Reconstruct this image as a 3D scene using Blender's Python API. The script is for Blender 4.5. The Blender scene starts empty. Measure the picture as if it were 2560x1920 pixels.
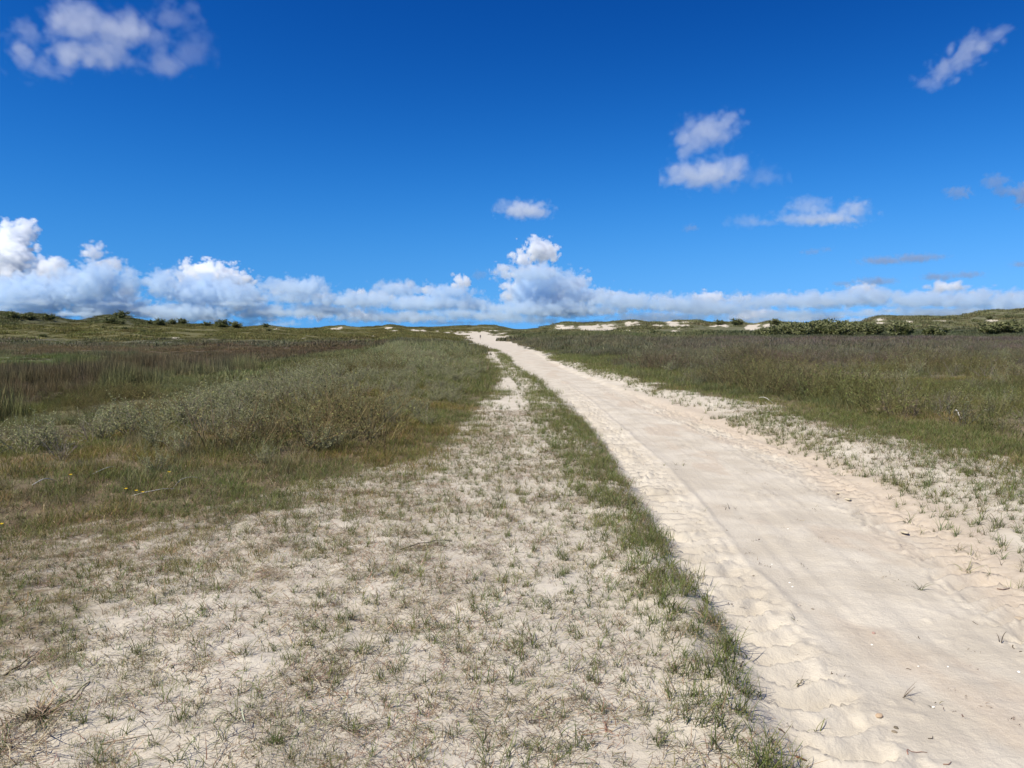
import bpy, math
import numpy as np
from mathutils import Vector

S = bpy.context.scene
R = math.radians

# ---------------------------------------------------------------- camera
CAM_H, PITCH, FPX = 1.62, R(4.1), 1923.0
cam = bpy.data.cameras.new('camera')
cam_o = bpy.data.objects.new('camera', cam)
S.collection.objects.link(cam_o)
S.camera = cam_o
cam.sensor_width = 36.0
cam.lens = 36.0 * FPX / 2560.0
cam.clip_start = 0.05
cam.clip_end = 120000.0
cam_o.location = (0, 0, CAM_H)
cam_o.rotation_euler = (R(90) - PITCH, 0, 0)

# ---------------------------------------------------------------- sky and sun
SUN_EL, SUN_AZ = R(50), R(-128)          # azimuth from +Y, negative = left: sun stands behind the left shoulder
W = bpy.data.worlds.new('World')
S.world = W
W.use_nodes = True
nt = W.node_tree
bg = nt.nodes['Background']


def nn(tree, kind, **kw):
    n = tree.nodes.new(kind)
    for k, v in kw.items():
        setattr(n, k, v)
    return n


sky = nn(nt, 'ShaderNodeTexSky', sky_type='NISHITA', sun_disc=False, sun_elevation=SUN_EL, sun_rotation=SUN_AZ,
         dust_density=0.0, ozone_density=2.0, air_density=1.0)
tc = nn(nt, 'ShaderNodeTexCoord')
sp = nn(nt, 'ShaderNodeSeparateXYZ')
nt.links.new(tc.outputs['Generated'], sp.inputs[0])
mx0 = nn(nt, 'ShaderNodeMath', operation='MAXIMUM'); mx0.inputs[1].default_value = 0.0
nt.links.new(sp.outputs[2], mx0.inputs[0])
sq = nn(nt, 'ShaderNodeMath', operation='MULTIPLY'); nt.links.new(mx0.outputs[0], sq.inputs[0]); nt.links.new(mx0.outputs[0], sq.inputs[1])
m1 = nn(nt, 'ShaderNodeMath', operation='MULTIPLY_ADD'); nt.links.new(sq.outputs[0], m1.inputs[0]); m1.inputs[1].default_value = 2.3
m2 = nn(nt, 'ShaderNodeMath', operation='MULTIPLY_ADD'); nt.links.new(mx0.outputs[0], m2.inputs[0]); m2.inputs[1].default_value = 0.25; m2.inputs[2].default_value = 0.135
nt.links.new(m2.outputs[0], m1.inputs[2])
mr = m1
cb = nn(nt, 'ShaderNodeCombineXYZ')
nt.links.new(sp.outputs[0], cb.inputs[0])
nt.links.new(sp.outputs[1], cb.inputs[1])
nt.links.new(mr.outputs[0], cb.inputs[2])
nv = nn(nt, 'ShaderNodeVectorMath', operation='NORMALIZE')
nt.links.new(cb.outputs[0], nv.inputs[0])
nt.links.new(nv.outputs[0], sky.inputs[0])
sc3 = nn(nt, 'ShaderNodeSeparateColor')
nt.links.new(sky.outputs[0], sc3.inputs[0])
cc3 = nn(nt, 'ShaderNodeCombineColor')
# the phone's deep, saturated rendering of clear blue: one tone curve per channel
for i, (pre, power, gain) in enumerate(((0.1, 3.0, 25.0), (0.1, 1.6, 9.5), (0.1, 1.18, 10.7))):
    a = nn(nt, 'ShaderNodeMath', operation='MULTIPLY'); a.inputs[1].default_value = pre
    b = nn(nt, 'ShaderNodeMath', operation='POWER'); b.inputs[1].default_value = power
    c = nn(nt, 'ShaderNodeMath', operation='MULTIPLY'); c.inputs[1].default_value = gain
    nt.links.new(sc3.outputs[i], a.inputs[0]); nt.links.new(a.outputs[0], b.inputs[0]); nt.links.new(b.outputs[0], c.inputs[0])
    nt.links.new(c.outputs[0], cc3.inputs[i])
nt.links.new(cc3.outputs[0], bg.inputs[0])
bg.inputs[1].default_value = 0.1

sun_d = bpy.data.lights.new('sun', 'SUN')
sun_o = bpy.data.objects.new('sun', sun_d)
S.collection.objects.link(sun_o)
sun_d.energy = 5.0
sun_d.angle = R(0.53)
sun_d.color = (1.0, 0.94, 0.83)
sun_dir = Vector((math.sin(SUN_AZ) * math.cos(SUN_EL), math.cos(SUN_AZ) * math.cos(SUN_EL), math.sin(SUN_EL)))
sun_o.rotation_euler = sun_dir.to_track_quat('Z', 'Y').to_euler()

S.view_settings.view_transform = 'Standard'
S.view_settings.look = 'None'
S.view_settings.exposure = 0.5
S.view_settings.gamma = 1.0
S.cycles.max_bounces = 16
S.cycles.diffuse_bounces = 3
S.cycles.transmission_bounces = 4
S.cycles.transparent_max_bounces = 8
S.cycles.volume_bounces = 12
S.cycles.sample_clamp_indirect = 3.0
S.cycles.caustics_reflective = False
S.cycles.caustics_refractive = False
S.cycles.use_denoising = True
S.cycles.denoiser = 'OPENIMAGEDENOISE'
S.cycles.denoising_input_passes = 'RGB_ALBEDO_NORMAL'
S.cycles.denoising_prefilter = 'ACCURATE'
S.cycles.use_adaptive_sampling = True
S.cycles.adaptive_threshold = 0.01

# ---------------------------------------------------------------- helpers
COL = S.collection


def sstep(a, b, x):
    t = np.clip((np.asarray(x, float) - a) / (b - a), 0, 1)
    return t * t * (3 - 2 * t)


def hash2(ix, iy, seed):
    h = (ix.astype(np.int64) * 374761393 + iy.astype(np.int64) * 668265263 + seed * 2147483647) & 0xFFFFFFFF
    h = ((h ^ (h >> 13)) * 1274126177) & 0xFFFFFFFF
    h = ((h ^ (h >> 16)) * 2246822519) & 0xFFFFFFFF
    return ((h ^ (h >> 15)) & 0xFFFFFF) / float(0xFFFFFF)


def vnoise(x, y, seed=0):
    x = np.asarray(x, float); y = np.asarray(y, float)
    ix = np.floor(x); iy = np.floor(y)
    fx = x - ix; fy = y - iy
    ux = fx * fx * fx * (fx * (fx * 6 - 15) + 10); uy = fy * fy * fy * (fy * (fy * 6 - 15) + 10)
    ix = ix.astype(np.int64); iy = iy.astype(np.int64)
    a = hash2(ix, iy, seed); b = hash2(ix + 1, iy, seed)
    c = hash2(ix, iy + 1, seed); d = hash2(ix + 1, iy + 1, seed)
    return (a + (b - a) * ux) * (1 - uy) + (c + (d - c) * ux) * uy


def fbm(x, y, cell, octaves=4, seed=0, gain=0.5):
    x = np.asarray(x, float) / cell; y = np.asarray(y, float) / cell
    s = 0.0; a = 1.0; t = 0.0
    for k in range(octaves):
        s = s + a * vnoise(x * 0.866 - y * 0.5 + 17.3 * k, x * 0.5 + y * 0.866 - 9.1 * k, seed + k * 31)
        t += a; a *= gain; x = x * 2.03; y = y * 2.03
    return s / t                                     # 0..1, mean 0.5


def lerp_tab(tab, v):
    tab = np.array(tab, float)
    return np.interp(v, tab[:, 0], tab[:, 1])


def to_px(x, y, z):
    """where a world point stands in the photograph's own pixel grid (used only while laying out)"""
    c, s = math.cos(PITCH), math.sin(PITCH)
    zz = z - CAM_H
    dep = np.maximum(y * c - zz * s, 1e-3)
    up = y * s + zz * c
    return 1280 + FPX * x / dep, 960 - FPX * up / dep


def mesh_obj(name, verts, faces, mat=None, parent=None, loc=(0, 0, 0), attrs=None, smooth=True):
    me = bpy.data.meshes.new(name)
    verts = np.asarray(verts, np.float32)
    nvt = len(verts)
    me.vertices.add(nvt)
    me.vertices.foreach_set('co', verts.ravel())
    if isinstance(faces, np.ndarray):
        nf, k = faces.shape
        me.loops.add(nf * k)
        me.loops.foreach_set('vertex_index', faces.astype(np.int32).ravel())
        me.polygons.add(nf)
        me.polygons.foreach_set('loop_start', np.arange(0, nf * k, k, dtype=np.int32))
    else:
        lt = np.array([len(f) for f in faces], np.int32)
        ls = np.concatenate([[0], np.cumsum(lt)[:-1]]).astype(np.int32)
        fl = np.fromiter((i for f in faces for i in f), np.int32)
        me.loops.add(len(fl)); me.loops.foreach_set('vertex_index', fl)
        me.polygons.add(len(lt)); me.polygons.foreach_set('loop_start', ls)
    me.update(calc_edges=True)
    if smooth and len(me.polygons):
        me.polygons.foreach_set('use_smooth', np.ones(len(me.polygons), bool))
    for an, arr in (attrs or {}).items():
        arr = np.asarray(arr, np.float32)
        if arr.ndim == 1:
            at = me.attributes.new(an, 'FLOAT', 'POINT'); at.data.foreach_set('value', arr)
        else:
            at = me.attributes.new(an, 'FLOAT_COLOR', 'POINT')
            if arr.shape[1] == 3:
                arr = np.concatenate([arr, np.ones((len(arr), 1), np.float32)], 1)
            at.data.foreach_set('color', arr.ravel())
    if mat:
        me.materials.append(mat)
    ob = bpy.data.objects.new(name, me)
    ob.location = loc
    if parent:
        ob.parent = parent
    return ob


def link(ob):
    COL.objects.link(ob)
    return ob


def tag(ob, label=None, cat=None, group=None, kind=None):
    if label: ob['label'] = label
    if cat: ob['category'] = cat
    if group: ob['group'] = group
    if kind: ob['kind'] = kind
    return ob


def empty(name, loc, rz=0.0, scale=1.0):
    e = bpy.data.objects.new(name, None)
    e.location = loc; e.rotation_euler = (0, 0, rz); e.scale = (scale,) * 3
    e.empty_display_size = 0.05
    return link(e)


# ---------------------------------------------------------------- terrain
ROAD_L = [(0, 1.02), (2.76, 1.06), (3.92, 1.10), (5.41, 1.12), (7.2, 1.17), (10.7, 1.26), (15.8, 1.19), (22.5, .87), (33.9, .1), (43.8, -.25),
          (60, -1.3), (80, -3.2), (110, -6.2), (200, -13), (480, -40)]
ROAD_R = [(0, 3.3), (4, 3.45), (5.25, 3.56), (6.33, 3.77), (7.62, 3.95), (9.56, 4.03), (12.2, 3.95), (15.8, 3.58), (22.5, 3.04), (31.9, 2.38),
          (45.3, 2.0), (68, 1.0), (90, .2), (130, -1.2), (200, -3.5), (480, -9)]
RIDGE_L = [(0, .70), (2.9, .72), (3.8, .69), (5.4, .64), (7.2, .59), (10.7, .48), (15.8, .33), (22.5, .19), (33.9, -.33), (43.8, -.75), (60, -1.9), (480, -45)]
DENSE_R = [(0, 5.2), (5, 5.6), (8.6, 5.8), (9.2, 5.57), (10.7, 5.49), (12.2, 5.2), (15.8, 5.1), (18, 4.4), (22.5, 3.99), (30, 3.4), (49.4, 2.6), (68, 1.5), (90, .7), (130, -.8), (480, -9)]
DENSE_L = [(0, -4.6), (5.2, -4.6), (6.04, -4.09), (6.33, -3.5), (6.65, -2.87), (7.6, -2.35), (8.9, -1.5), (9.56, -.95), (12.2, -.78), (16.8, -.57), (22.5, -.35), (27, -.28),
           (36, -.9), (45.3, -1.6), (68, -3.4), (110, -6.8), (480, -45)]
THATCH = [(0, -1.2), (2.4, -1.35), (4.45, -1.85), (5.65, -1.75), (7.2, -1.55), (9.2, -1.15), (12, -.85), (20, -.6), (30, -.5), (480, -45)]
WBANK = [(0, 1.5), (6, 1.6), (9, 3.8), (15, 4.3), (22, 4.9), (30, 5.4), (45, 5.5), (70, 6.0), (110, 8.5), (480, 30)]
CREST = [(-900, 800), (-400, 806), (-200, 796), (0, 791), (45, 795), (98, 794), (143, 800), (191, 804), (233, 801), (268, 792), (322, 793), (358, 803), (400, 809), (440, 808),
         (477, 812), (522, 812), (567, 815), (612, 818), (640, 816), (664, 814), (720, 820), (759, 823), (807, 822), (849, 816), (888, 820), (923, 820),
         (977, 815), (1028, 820), (1081, 822), (1117, 820), (1165, 819), (1201, 818), (1243, 819), (1300, 826), (1345, 822), (1380, 813), (1413, 806), (1449, 810), (1524, 809),
         (1583, 802), (1628, 807), (1673, 803), (1741, 802), (1765, 809), (1801, 809), (1837, 809), (1867, 814), (1897, 812), (1923, 807), (1960, 811), (2060, 812),
         (2168, 807), (2186, 800), (2213, 798), (2288, 801), (2377, 803), (2407, 805), (2437, 800), (2476, 795), (2514, 795), (2560, 791), (2700, 796), (3000, 800), (3500, 806)]
CRESTR = [(-900, 360), (0, 370), (600, 400), (760, 440), (900, 520), (1250, 540), (1320, 420), (1420, 330), (1750, 320), (1900, 310), (2560, 300), (3500, 320)]


def height(x, y, micro=True):
    x = np.asarray(x, float); y = np.asarray(y, float)
    yy = np.maximum(y, 0.01)
    r = np.hypot(x, yy)
    rl, rr = lerp_tab(ROAD_L, yy), lerp_tab(ROAD_R, yy)
    dl, dr = lerp_tab(DENSE_L, yy), lerp_tab(DENSE_R, yy)
    rg = lerp_tab(RIDGE_L, yy)
    z = np.zeros_like(r)
    # right bank, then a level field
    z += 0.10 * sstep(0, 0.8, x - rr) + 0.22 * sstep(0.2, 6, x - dr)
    z += (fbm(x, y, 6, 3, 5) - .5) * 0.35 * sstep(0.5, 5, x - dr)
    # left turf and shrub bank, falling to the wet slack
    bank = 0.22 * sstep(0, 3.5, dl - x) * (0.55 + .9 * fbm(x, y, 5, 2, 9))
    off = np.maximum(dl - x, 0)
    wbank = lerp_tab(WBANK, yy)
    z += bank
    z -= 1.55 * sstep(0, 5.5, off - wbank)
    z += (fbm(x, y, 9, 3, 12) - .5) * 0.4 * sstep(0, 8, off - wbank)
    # hummock left of the road where the track bends, spur to its right
    z += .75 * np.exp(-(((x + 11.5) / 7.5) ** 2 + ((y - 88) / 24) ** 2))
    z += .85 * np.exp(-(((x - 10.5) / 6.5) ** 2 + ((y - 118) / 30) ** 2))
    # the road runs down to a sandy hollow
    z -= 0.0122 * np.clip(r - 62, 0, 400) * np.exp(-((x + 3 + 0.03 * y) / (6 + 0.045 * r)) ** 2)
    # distant dunes
    px = 1280 + FPX * x / yy * 1.0
    px = np.where(y < 1, 3500 * np.sign(x) + 900, px)
    rc = lerp_tab(CRESTR, px)
    zc = CAM_H + (822 - lerp_tab(CREST, px)) / FPX * rc
    w = sstep(0.34, 1.0, r / rc)
    w = np.where(r > rc, 1 - 0.8 * sstep(1.0, 1.5, r / rc), w)
    w = w ** 1.25
    lump = (fbm(x, y, 46, 5, 21, .55) - .5)
    z = z * (1 - w) + zc * w + lump * 5.5 * w * (1 - sstep(.93, 1.0, r / rc)) * sstep(.34, .6, r / rc)
    # --------- small relief near the camera
    if micro:
        near = 1 - sstep(16, 34, r)
        wv = (fbm(x, y, .33, 3, 33) - .5) * .22
        onroad = sstep(-.12, .22, x - rl + wv) * sstep(0.0, .3, rr - x + wv)
        # kerb of blown sand held by the sedge ridge, road worn a little lower
        z += 0.045 * np.exp(-((x + wv - (rg * .4 + rl * .6)) / 0.19) ** 2) * (0.6 + .8 * fbm(x, y, .8, 2, 31)) * (1 - sstep(30, 60, r))
        z -= 0.055 * onroad * (1 - sstep(40, 80, r))
        # trodden, lumpy sand on the strip
        strip = sstep(0, .15, rl - x) * (1 - sstep(0, 1.5, dl - x))
        rs = sstep(0, .5, x - rr)
        z += near * (strip + .6 * rs) * ((fbm(x, y, .42, 3, 41) - .5) * .045 + (fbm(x, y, .085, 3, 44, .6) - .5) * .026)
        # wheel ruts
        t1 = lerp_tab([(0, 1.27), (3.5, 1.31), (5.5, 1.35), (7, 1.44), (9.2, 1.53), (12.8, 1.52), (18, 1.5), (24.5, 1.3), (45, .2), (480, -40)], yy)
        t2 = lerp_tab([(0, 2.75), (4.25, 2.98), (5, 3.1), (6.2, 3.26), (7.85, 3.40), (9.2, 3.43), (11.2, 3.42), (13.4, 3.26), (16.8, 3.0), (24.5, 2.65), (45, 1.4), (480, -12)], yy)
        jig = (fbm(x, y, .5, 3, 51) - .5)
        for tc_, hw, amp, per, sd, sgn in ((t1, .21, .105, .225, 61, 1), (t2, .23, .085, .20, 71, -1)):
            u = (x - tc_)
            rw0 = np.floor(y / per).astype(np.int64)
            u = u + .05 * (hash2(rw0, rw0 * 0 + 7, sd) - .5)
            tread = np.exp(-(np.abs(u) / hw) ** 4) * onroad * (1 - sstep(13, 24, r))
            ph = (y + sgn * .10 * np.cos(np.clip(u / hw, -1, 1) * 1.5) + .18 * jig + .05 * (fbm(x, y, .11, 2, sd + 3) - .5)) / per
            row = np.floor(ph); fr = ph - row
            strength = .35 + .9 * hash2(row.astype(np.int64), np.zeros_like(row, np.int64) + sd, sd)
            saw = np.where(fr < .07, 1 - fr / .07, ((fr - .07) / .93) ** 1.3)          # sharp drop behind the near rim, slow rise
            z += tread * strength * amp * (saw - .55) * (0.5 + 1.0 * fbm(x, y, .30, 2, sd + 9))
            z -= 0.008 * np.exp(-(u / (hw * 1.6)) ** 2) * onroad * (1 - sstep(30, 60, r))
            # crumbs squeezed up beside the tyre
            edge = np.exp(-((np.abs(u) - hw * 1.18) / .07) ** 2) * onroad * near
            z += edge * ((fbm(x, y, .06, 3, sd + 15, .6) - .42) * .055)
        u = x - (t1 + .35 + .06 * jig)
        z += .013 * np.exp(-(u / .038) ** 2) * onroad * near * sstep(3.6, 5.5, r)
        mid = sstep(.45, .75, x - t1) * sstep(.3, .55, t2 - x)
        z += near * onroad * ((fbm(x * .6 + y * .25, y, .55, 4, 81, .55) - .5) * .026 + (fbm(x * .7, y * 2.4, .16, 4, 84, .6) - .5) * .013 * mid)
        long_ = (fbm((x - t1) * 1.0, y * .045, .085, 3, 92, .55) - .5) * .5 + (fbm((x - t2) * 1.0, y * .03, .21, 2, 93) - .5)
        z += near * onroad * long_ * .020
        z += near * onroad * np.clip(fbm(x, y, .09, 2, 88) - .68, 0, 1) * .05 * sstep(.45, .6, fbm(x, y, .7, 2, 89))
    return z


def ground_attrs(x, y, z):
    """cover = how much litter and turf hide the sand, moist = damp pinkish sand, col = colour of the plant cover"""
    r = np.hypot(x, y); yy = np.maximum(y, .01)
    rl, rr = lerp_tab(ROAD_L, yy), lerp_tab(ROAD_R, yy)
    dl, dr = lerp_tab(DENSE_L, yy), lerp_tab(DENSE_R, yy)
    n = fbm(x, y, 1.1, 4, 101) - .5
    n2 = fbm(x, y, .35, 3, 103) - .5
    soft = .55 + .02 * r
    cl = sstep(-.25, .6, (dl - x) / .5 + n * np.where(r > 9, .9, 2.0))
    cr = sstep(-.5, .5, (x - dr) / (soft * .7) + n * 2.6)
    cover = np.maximum(cl, cr)
    corner = .55 * sstep(-.6, 1.5, lerp_tab(THATCH, yy) - x + n * 2.4) * (1 - sstep(8, 12, y))
    cover = np.maximum(cover, corner * (rl > x))
    moist = sstep(.75, .25, np.abs(x - (rr - .18)) / .75 + n * .8) * (1 - sstep(14, 24, r)) * .8
    moist = np.maximum(moist, sstep(.52, .70, fbm(x * 1.3 + y * .12, y * .55, .55, 4, 107)) * sstep(0, .3, x - rl - .6) * sstep(0, .2, rr - x) * .6)
    return cover, moist


# ---------------------------------------------------------------- colours of the plant cover over the land
def mixc(a, b, t):
    return a + (np.asarray(b) - a) * np.asarray(t)[..., None]


REED_LINE = [(-400, 1060), (0, 1000), (250, 948), (500, 905), (700, 884), (900, 866), (1000, 855)]
REED_HALF = [(-400, 60), (0, 52), (250, 36), (500, 27), (700, 16), (900, 8), (1000, 4)]


def plant_col(x, y, z):
    px, py = to_px(x, y, z)
    d = np.hypot(x, y)
    n = fbm(x, y, 5, 4, 201) - .5
    n3 = fbm(x / (1 + d * .012), y / (1 + d * .03), 1.6, 3, 207) - .5
    pyw = py + n * np.clip(16 + (py - 850) * .28, 12, 120) + n3 * 10
    c = np.zeros(px.shape + (3,)) + np.array([.150, .150, .058])
    # left: from the dune top down to the slack
    L = c.copy()
    L = mixc(L, [.115, .118, .052], sstep(832, 800, pyw))
    L = mixc(L, [.165, .152, .050], sstep(806, 816, pyw) * sstep(856, 846, pyw) * .9)
    L = mixc(L, [.140, .132, .085], sstep(848, 856, pyw) * .9)
    L = mixc(L, [.165, .120, .072], sstep(862, 872, pyw) * .85)
    L = mixc(L, [.130, .138, .075], sstep(880, 888, pyw) * .8)
    L = mixc(L, [.125, .165, .045], sstep(888, 902, pyw) * sstep(560, 300, px + n * 200) * .95)
    rc = lerp_tab(REED_LINE, px); rh = lerp_tab(REED_HALF, px)
    reed = sstep(1.35, .6, np.abs(py + n * 30 + n3 * 26 - rc) / rh) * (px < 980)
    L = mixc(L, [.118, .084, .052], reed * .8)
    below = sstep(.9, 1.5, (py - rc) / rh)
    L = mixc(L, [.150, .155, .070], below)
    L = mixc(L, [.170, .160, .085], below * sstep(1000, 1120, pyw) * .7)
    # right
    Rr = c.copy()
    Rr = mixc(Rr, [.185, .172, .070], sstep(836, 826, pyw))
    Rr = mixc(Rr, [.105, .115, .052], sstep(822, 830, pyw) * sstep(852, 840, pyw) * sstep(1700, 1900, px))
    Rr = mixc(Rr, [.150, .112, .085], sstep(842, 850, pyw) * sstep(892, 872, pyw) * (.45 + .5 * sstep(1500, 1900, px)))
    Rr = mixc(Rr, [.130, .128, .075], sstep(872, 890, pyw) * .8)
    Rr = mixc(Rr, [.158, .155, .060], sstep(.0, .10, n) * sstep(880, 910, py) * .85)
    Rr = mixc(Rr, [.135, .108, .085], sstep(.02, -.09, n) * sstep(880, 910, py) * sstep(1120, 1040, py) * .85)
    Rr = mixc(Rr, [.140, .158, .050], sstep(955, 1030, pyw) * .85)
    Rr = Rr * np.array([.90, .96, 1.12])
    side = sstep(1150, 1280, px)
    c = mixc(L, Rr, 0) * (1 - side)[..., None] + Rr * side[..., None]
    c = c * (0.70 + .45 * (fbm(x, y, 2.2, 3, 213)))[..., None]
    c = c * .84 + c.mean(-1, keepdims=True) * .16 * np.array([1.06, 1.0, .86])
    return c, reed


SAND_FAR = [(690, 823, 16, 3), (838, 823, 14, 3), (850, 819, 9, 3), (975, 820, 14, 5), (990, 827, 10, 3), (1035, 827, 13, 4), (1060, 826, 10, 3), (1095, 826, 9, 3), (1120, 830, 14, 3),
            (1150, 834, 14, 4), (1185, 836, 20, 5), (1215, 846, 42, 13), (1250, 862, 40, 8), (1180, 843, 26, 6), (1255, 835, 16, 4), (1275, 842, 15, 4),
            (1400, 818, 14, 4), (1425, 820, 13, 4), (1465, 817, 14, 4), (1490, 821, 32, 5), (1455, 826, 14, 3), (1520, 819, 24, 5), (1575, 812, 13, 5), (1590, 809, 10, 4),
            (1640, 812, 7, 4), (1652, 816, 8, 2.5), (1678, 807, 17, 4), (1690, 814, 18, 4), (1720, 806, 16, 3), (1712, 812, 10, 4), (1785, 813, 9, 2.5), (1812, 814, 13, 2.5),
            (1880, 816, 18, 6), (1925, 816, 14, 4), (2201, 803, 11, 5), (2270, 806, 9, 3), (2345, 804, 20, 2), (2480, 801, 12, 2.5), (2545, 803, 12, 2),
            (120, 882, 14, 3), (290, 861, 14, 2.5), (440, 846, 20, 3.5), (760, 845, 9, 2.5), (330, 873, 10, 2), (930, 842, 22, 3), (880, 848, 10, 2), (1690, 829, 12, 2), (1570, 828, 14, 2)]


def far_sand(x, y, z):
    px, py = to_px(x, y, z)
    d = np.hypot(x, y)
    n = fbm(px, py * 2.2, 9, 4, 301) - .5
    s = np.zeros_like(px)
    for (cx, cy, w, h) in SAND_FAR:
        kx, ky = (1.25, 1.5) if cx > 1130 else (.85, .9)
        q = np.sqrt(((px - cx) / (w * kx)) ** 2 + ((py - cy) / (h * ky)) ** 2)
        s = np.maximum(s, sstep(1.25, .6, q + n * 1.5) * (1.0 if cx > 1130 else .75))
    road = sstep(-1.5, 1.5, x - lerp_tab(ROAD_L, y) + n * 3) * sstep(-1.5, 1.5, lerp_tab(ROAD_R, y) - x + n * 3) * (1 - sstep(230, 300, d))
    return np.maximum(s * (d > 60), road)


# ---------------------------------------------------------------- materials
def new_mat(name):
    m = bpy.data.materials.new(name)
    m.use_nodes = True
    m.node_tree.nodes.clear()
    return m, m.node_tree


class G:
    """tiny node-graph writer"""
    def __init__(self, tree): self.t = tree
    def n(self, kind, **kw): return nn(self.t, kind, **kw)
    def l(self, a, b): self.t.links.new(a, b)
    def attr(self, name, kind='GEOMETRY'):
        return self.n('ShaderNodeAttribute', attribute_name=name, attribute_type=kind)
    def noise(self, scale, detail=4, rough=.55, vec=None, dist=0.0):
        n = self.n('ShaderNodeTexNoise')
        n.inputs['Scale'].default_value = scale; n.inputs['Detail'].default_value = detail
        n.inputs['Roughness'].default_value = rough; n.inputs['Distortion'].default_value = dist
        if vec: self.l(vec, n.inputs['Vector'])
        return n.outputs['Fac']
    def mix(self, a, b, f):
        m = self.n('ShaderNodeMix', data_type='RGBA', clamp_factor=True)
        for s, v in ((m.inputs[6], a), (m.inputs[7], b), (m.inputs[0], f)):
            if hasattr(v, 'is_linked'): self.l(v, s)
            elif isinstance(v, (int, float)): s.default_value = v
            else: s.default_value = (*v, 1)
        return m.outputs[2]
    def mul(self, a, b):
        m = self.n('ShaderNodeMix', data_type='RGBA', blend_type='MULTIPLY'); m.inputs[0].default_value = 1
        for s, v in ((m.inputs[6], a), (m.inputs[7], b)):
            if hasattr(v, 'is_linked'): self.l(v, s)
            else: s.default_value = (*v, 1)
        return m.outputs[2]
    def ramp(self, x, a, b, lo=0.0, hi=1.0, smooth=True):
        m = self.n('ShaderNodeMapRange', interpolation_type='SMOOTHSTEP' if smooth else 'LINEAR')
        self.l(x, m.inputs[0])
        for i, v in ((1, a), (2, b), (3, lo), (4, hi)): m.inputs[i].default_value = v
        return m.outputs[0]
    def math(self, op, a, b):
        m = self.n('ShaderNodeMath', operation=op)
        for s, v in ((m.inputs[0], a), (m.inputs[1], b)):
            if hasattr(v, 'is_linked'): self.l(v, s)
            else: s.default_value = v
        return m.outputs[0]


def ground_material():
    m, t = new_mat('dune_sand'); g = G(t)
    out = g.n('ShaderNodeOutputMaterial'); bs = g.n('ShaderNodeBsdfPrincipled')
    geo = g.n('ShaderNodeNewGeometry'); P = geo.outputs['Position']
    moist = g.attr('moist').outputs['Fac']; cover = g.attr('cover').outputs['Fac']; col = g.attr('col').outputs['Color']
    grain = g.noise(260, 3, .7, P); mid = g.noise(22, 5, .6, P); big = g.noise(1.7, 4, .6, P)
    dry = g.mix((.432, .384, .303), (.510, .462, .374), g.ramp(big, .35, .65))
    dry = g.mix(dry, (.435, .38, .295), g.ramp(grain, .52, .75, 0, .7))
    wet = g.mix((.395, .320, .238), (.46, .385, .295), g.ramp(mid, .35, .7))
    mo = g.math('MULTIPLY', moist, g.ramp(big, .25, .6, .55, 1.0))
    sand = g.mix(dry, wet, mo)
    # specks of plant crumbs and dark grains
    speck = g.noise(75, 2, .6, P)
    sand = g.mix(sand, (.16, .115, .085), g.ramp(speck, .735, .78, 0, .75))
    # litter, moss and root mat
    lit = g.mix((.135, .105, .068), (.215, .175, .12), g.ramp(g.noise(38, 5, .7, P), .35, .7))
    lit = g.mul(lit, g.mix((.75, .8, .7), (1.15, 1.1, 1.05), g.ramp(big, .3, .7)))
    nearw = g.attr('farness').outputs['Fac']
    veg = g.mul(col, g.mix((.55, .55, .55), (1.0, 1.0, 1.0), g.ramp(g.noise(.9, 6, .7, P), .3, .7)))
    lit = g.mix(lit, veg, nearw)
    cv = g.math('ADD', cover, g.math('MULTIPLY', g.math('SUBTRACT', g.noise(9, 5, .65, P), .5), 1.1))
    cv = g.math('MULTIPLY', g.ramp(cv, .25, .75), g.ramp(cover, .02, .2))
    base = g.mix(sand, lit, cv)
    g.l(base, bs.inputs['Base Color'])
    bs.inputs['Roughness'].default_value = .95
    bs.inputs['Specular IOR Level'].default_value = .15
    b1 = g.n('ShaderNodeBump'); b1.inputs['Strength'].default_value = .55; b1.inputs['Distance'].default_value = .02
    g.l(g.noise(34, 6, .68, P), b1.inputs['Height'])
    b2 = g.n('ShaderNodeBump'); b2.inputs['Strength'].default_value = .35; b2.inputs['Distance'].default_value = .004
    g.l(g.noise(300, 2, .6, P), b2.inputs['Height']); g.l(b1.outputs[0], b2.inputs['Normal'])
    g.l(b2.outputs[0], bs.inputs['Normal'])
    g.l(bs.outputs[0], out.inputs[0])
    return m


def plant_material(name, instanced, trans=.3, rough=.6):
    m, t = new_mat(name); g = G(t)
    out = g.n('ShaderNodeOutputMaterial')
    col = g.attr('col').outputs['Color']
    if instanced:
        col = g.mul(col, g.attr('tint', 'INSTANCER').outputs['Color'])
    oi = g.n('ShaderNodeObjectInfo')
    geo = g.n('ShaderNodeNewGeometry')
    var = g.mix((.82, .84, .8), (1.16, 1.14, 1.12), g.ramp(g.noise(7, 3, .6, geo.outputs['Position']), .3, .7))
    col = g.mul(col, var)
    d = g.n('ShaderNodeBsdfPrincipled'); d.inputs['Roughness'].default_value = rough
    d.inputs['Specular IOR Level'].default_value = .12
    g.l(col, d.inputs['Base Color'])
    tr = g.n('ShaderNodeBsdfTranslucent'); g.l(g.mul(col, (1.1, 1.25, .7)), tr.inputs['Color'])
    mx = g.n('ShaderNodeMixShader'); mx.inputs[0].default_value = trans
    g.l(d.outputs[0], mx.inputs[1]); g.l(tr.outputs[0], mx.inputs[2]); g.l(mx.outputs[0], out.inputs[0])
    return m


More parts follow.
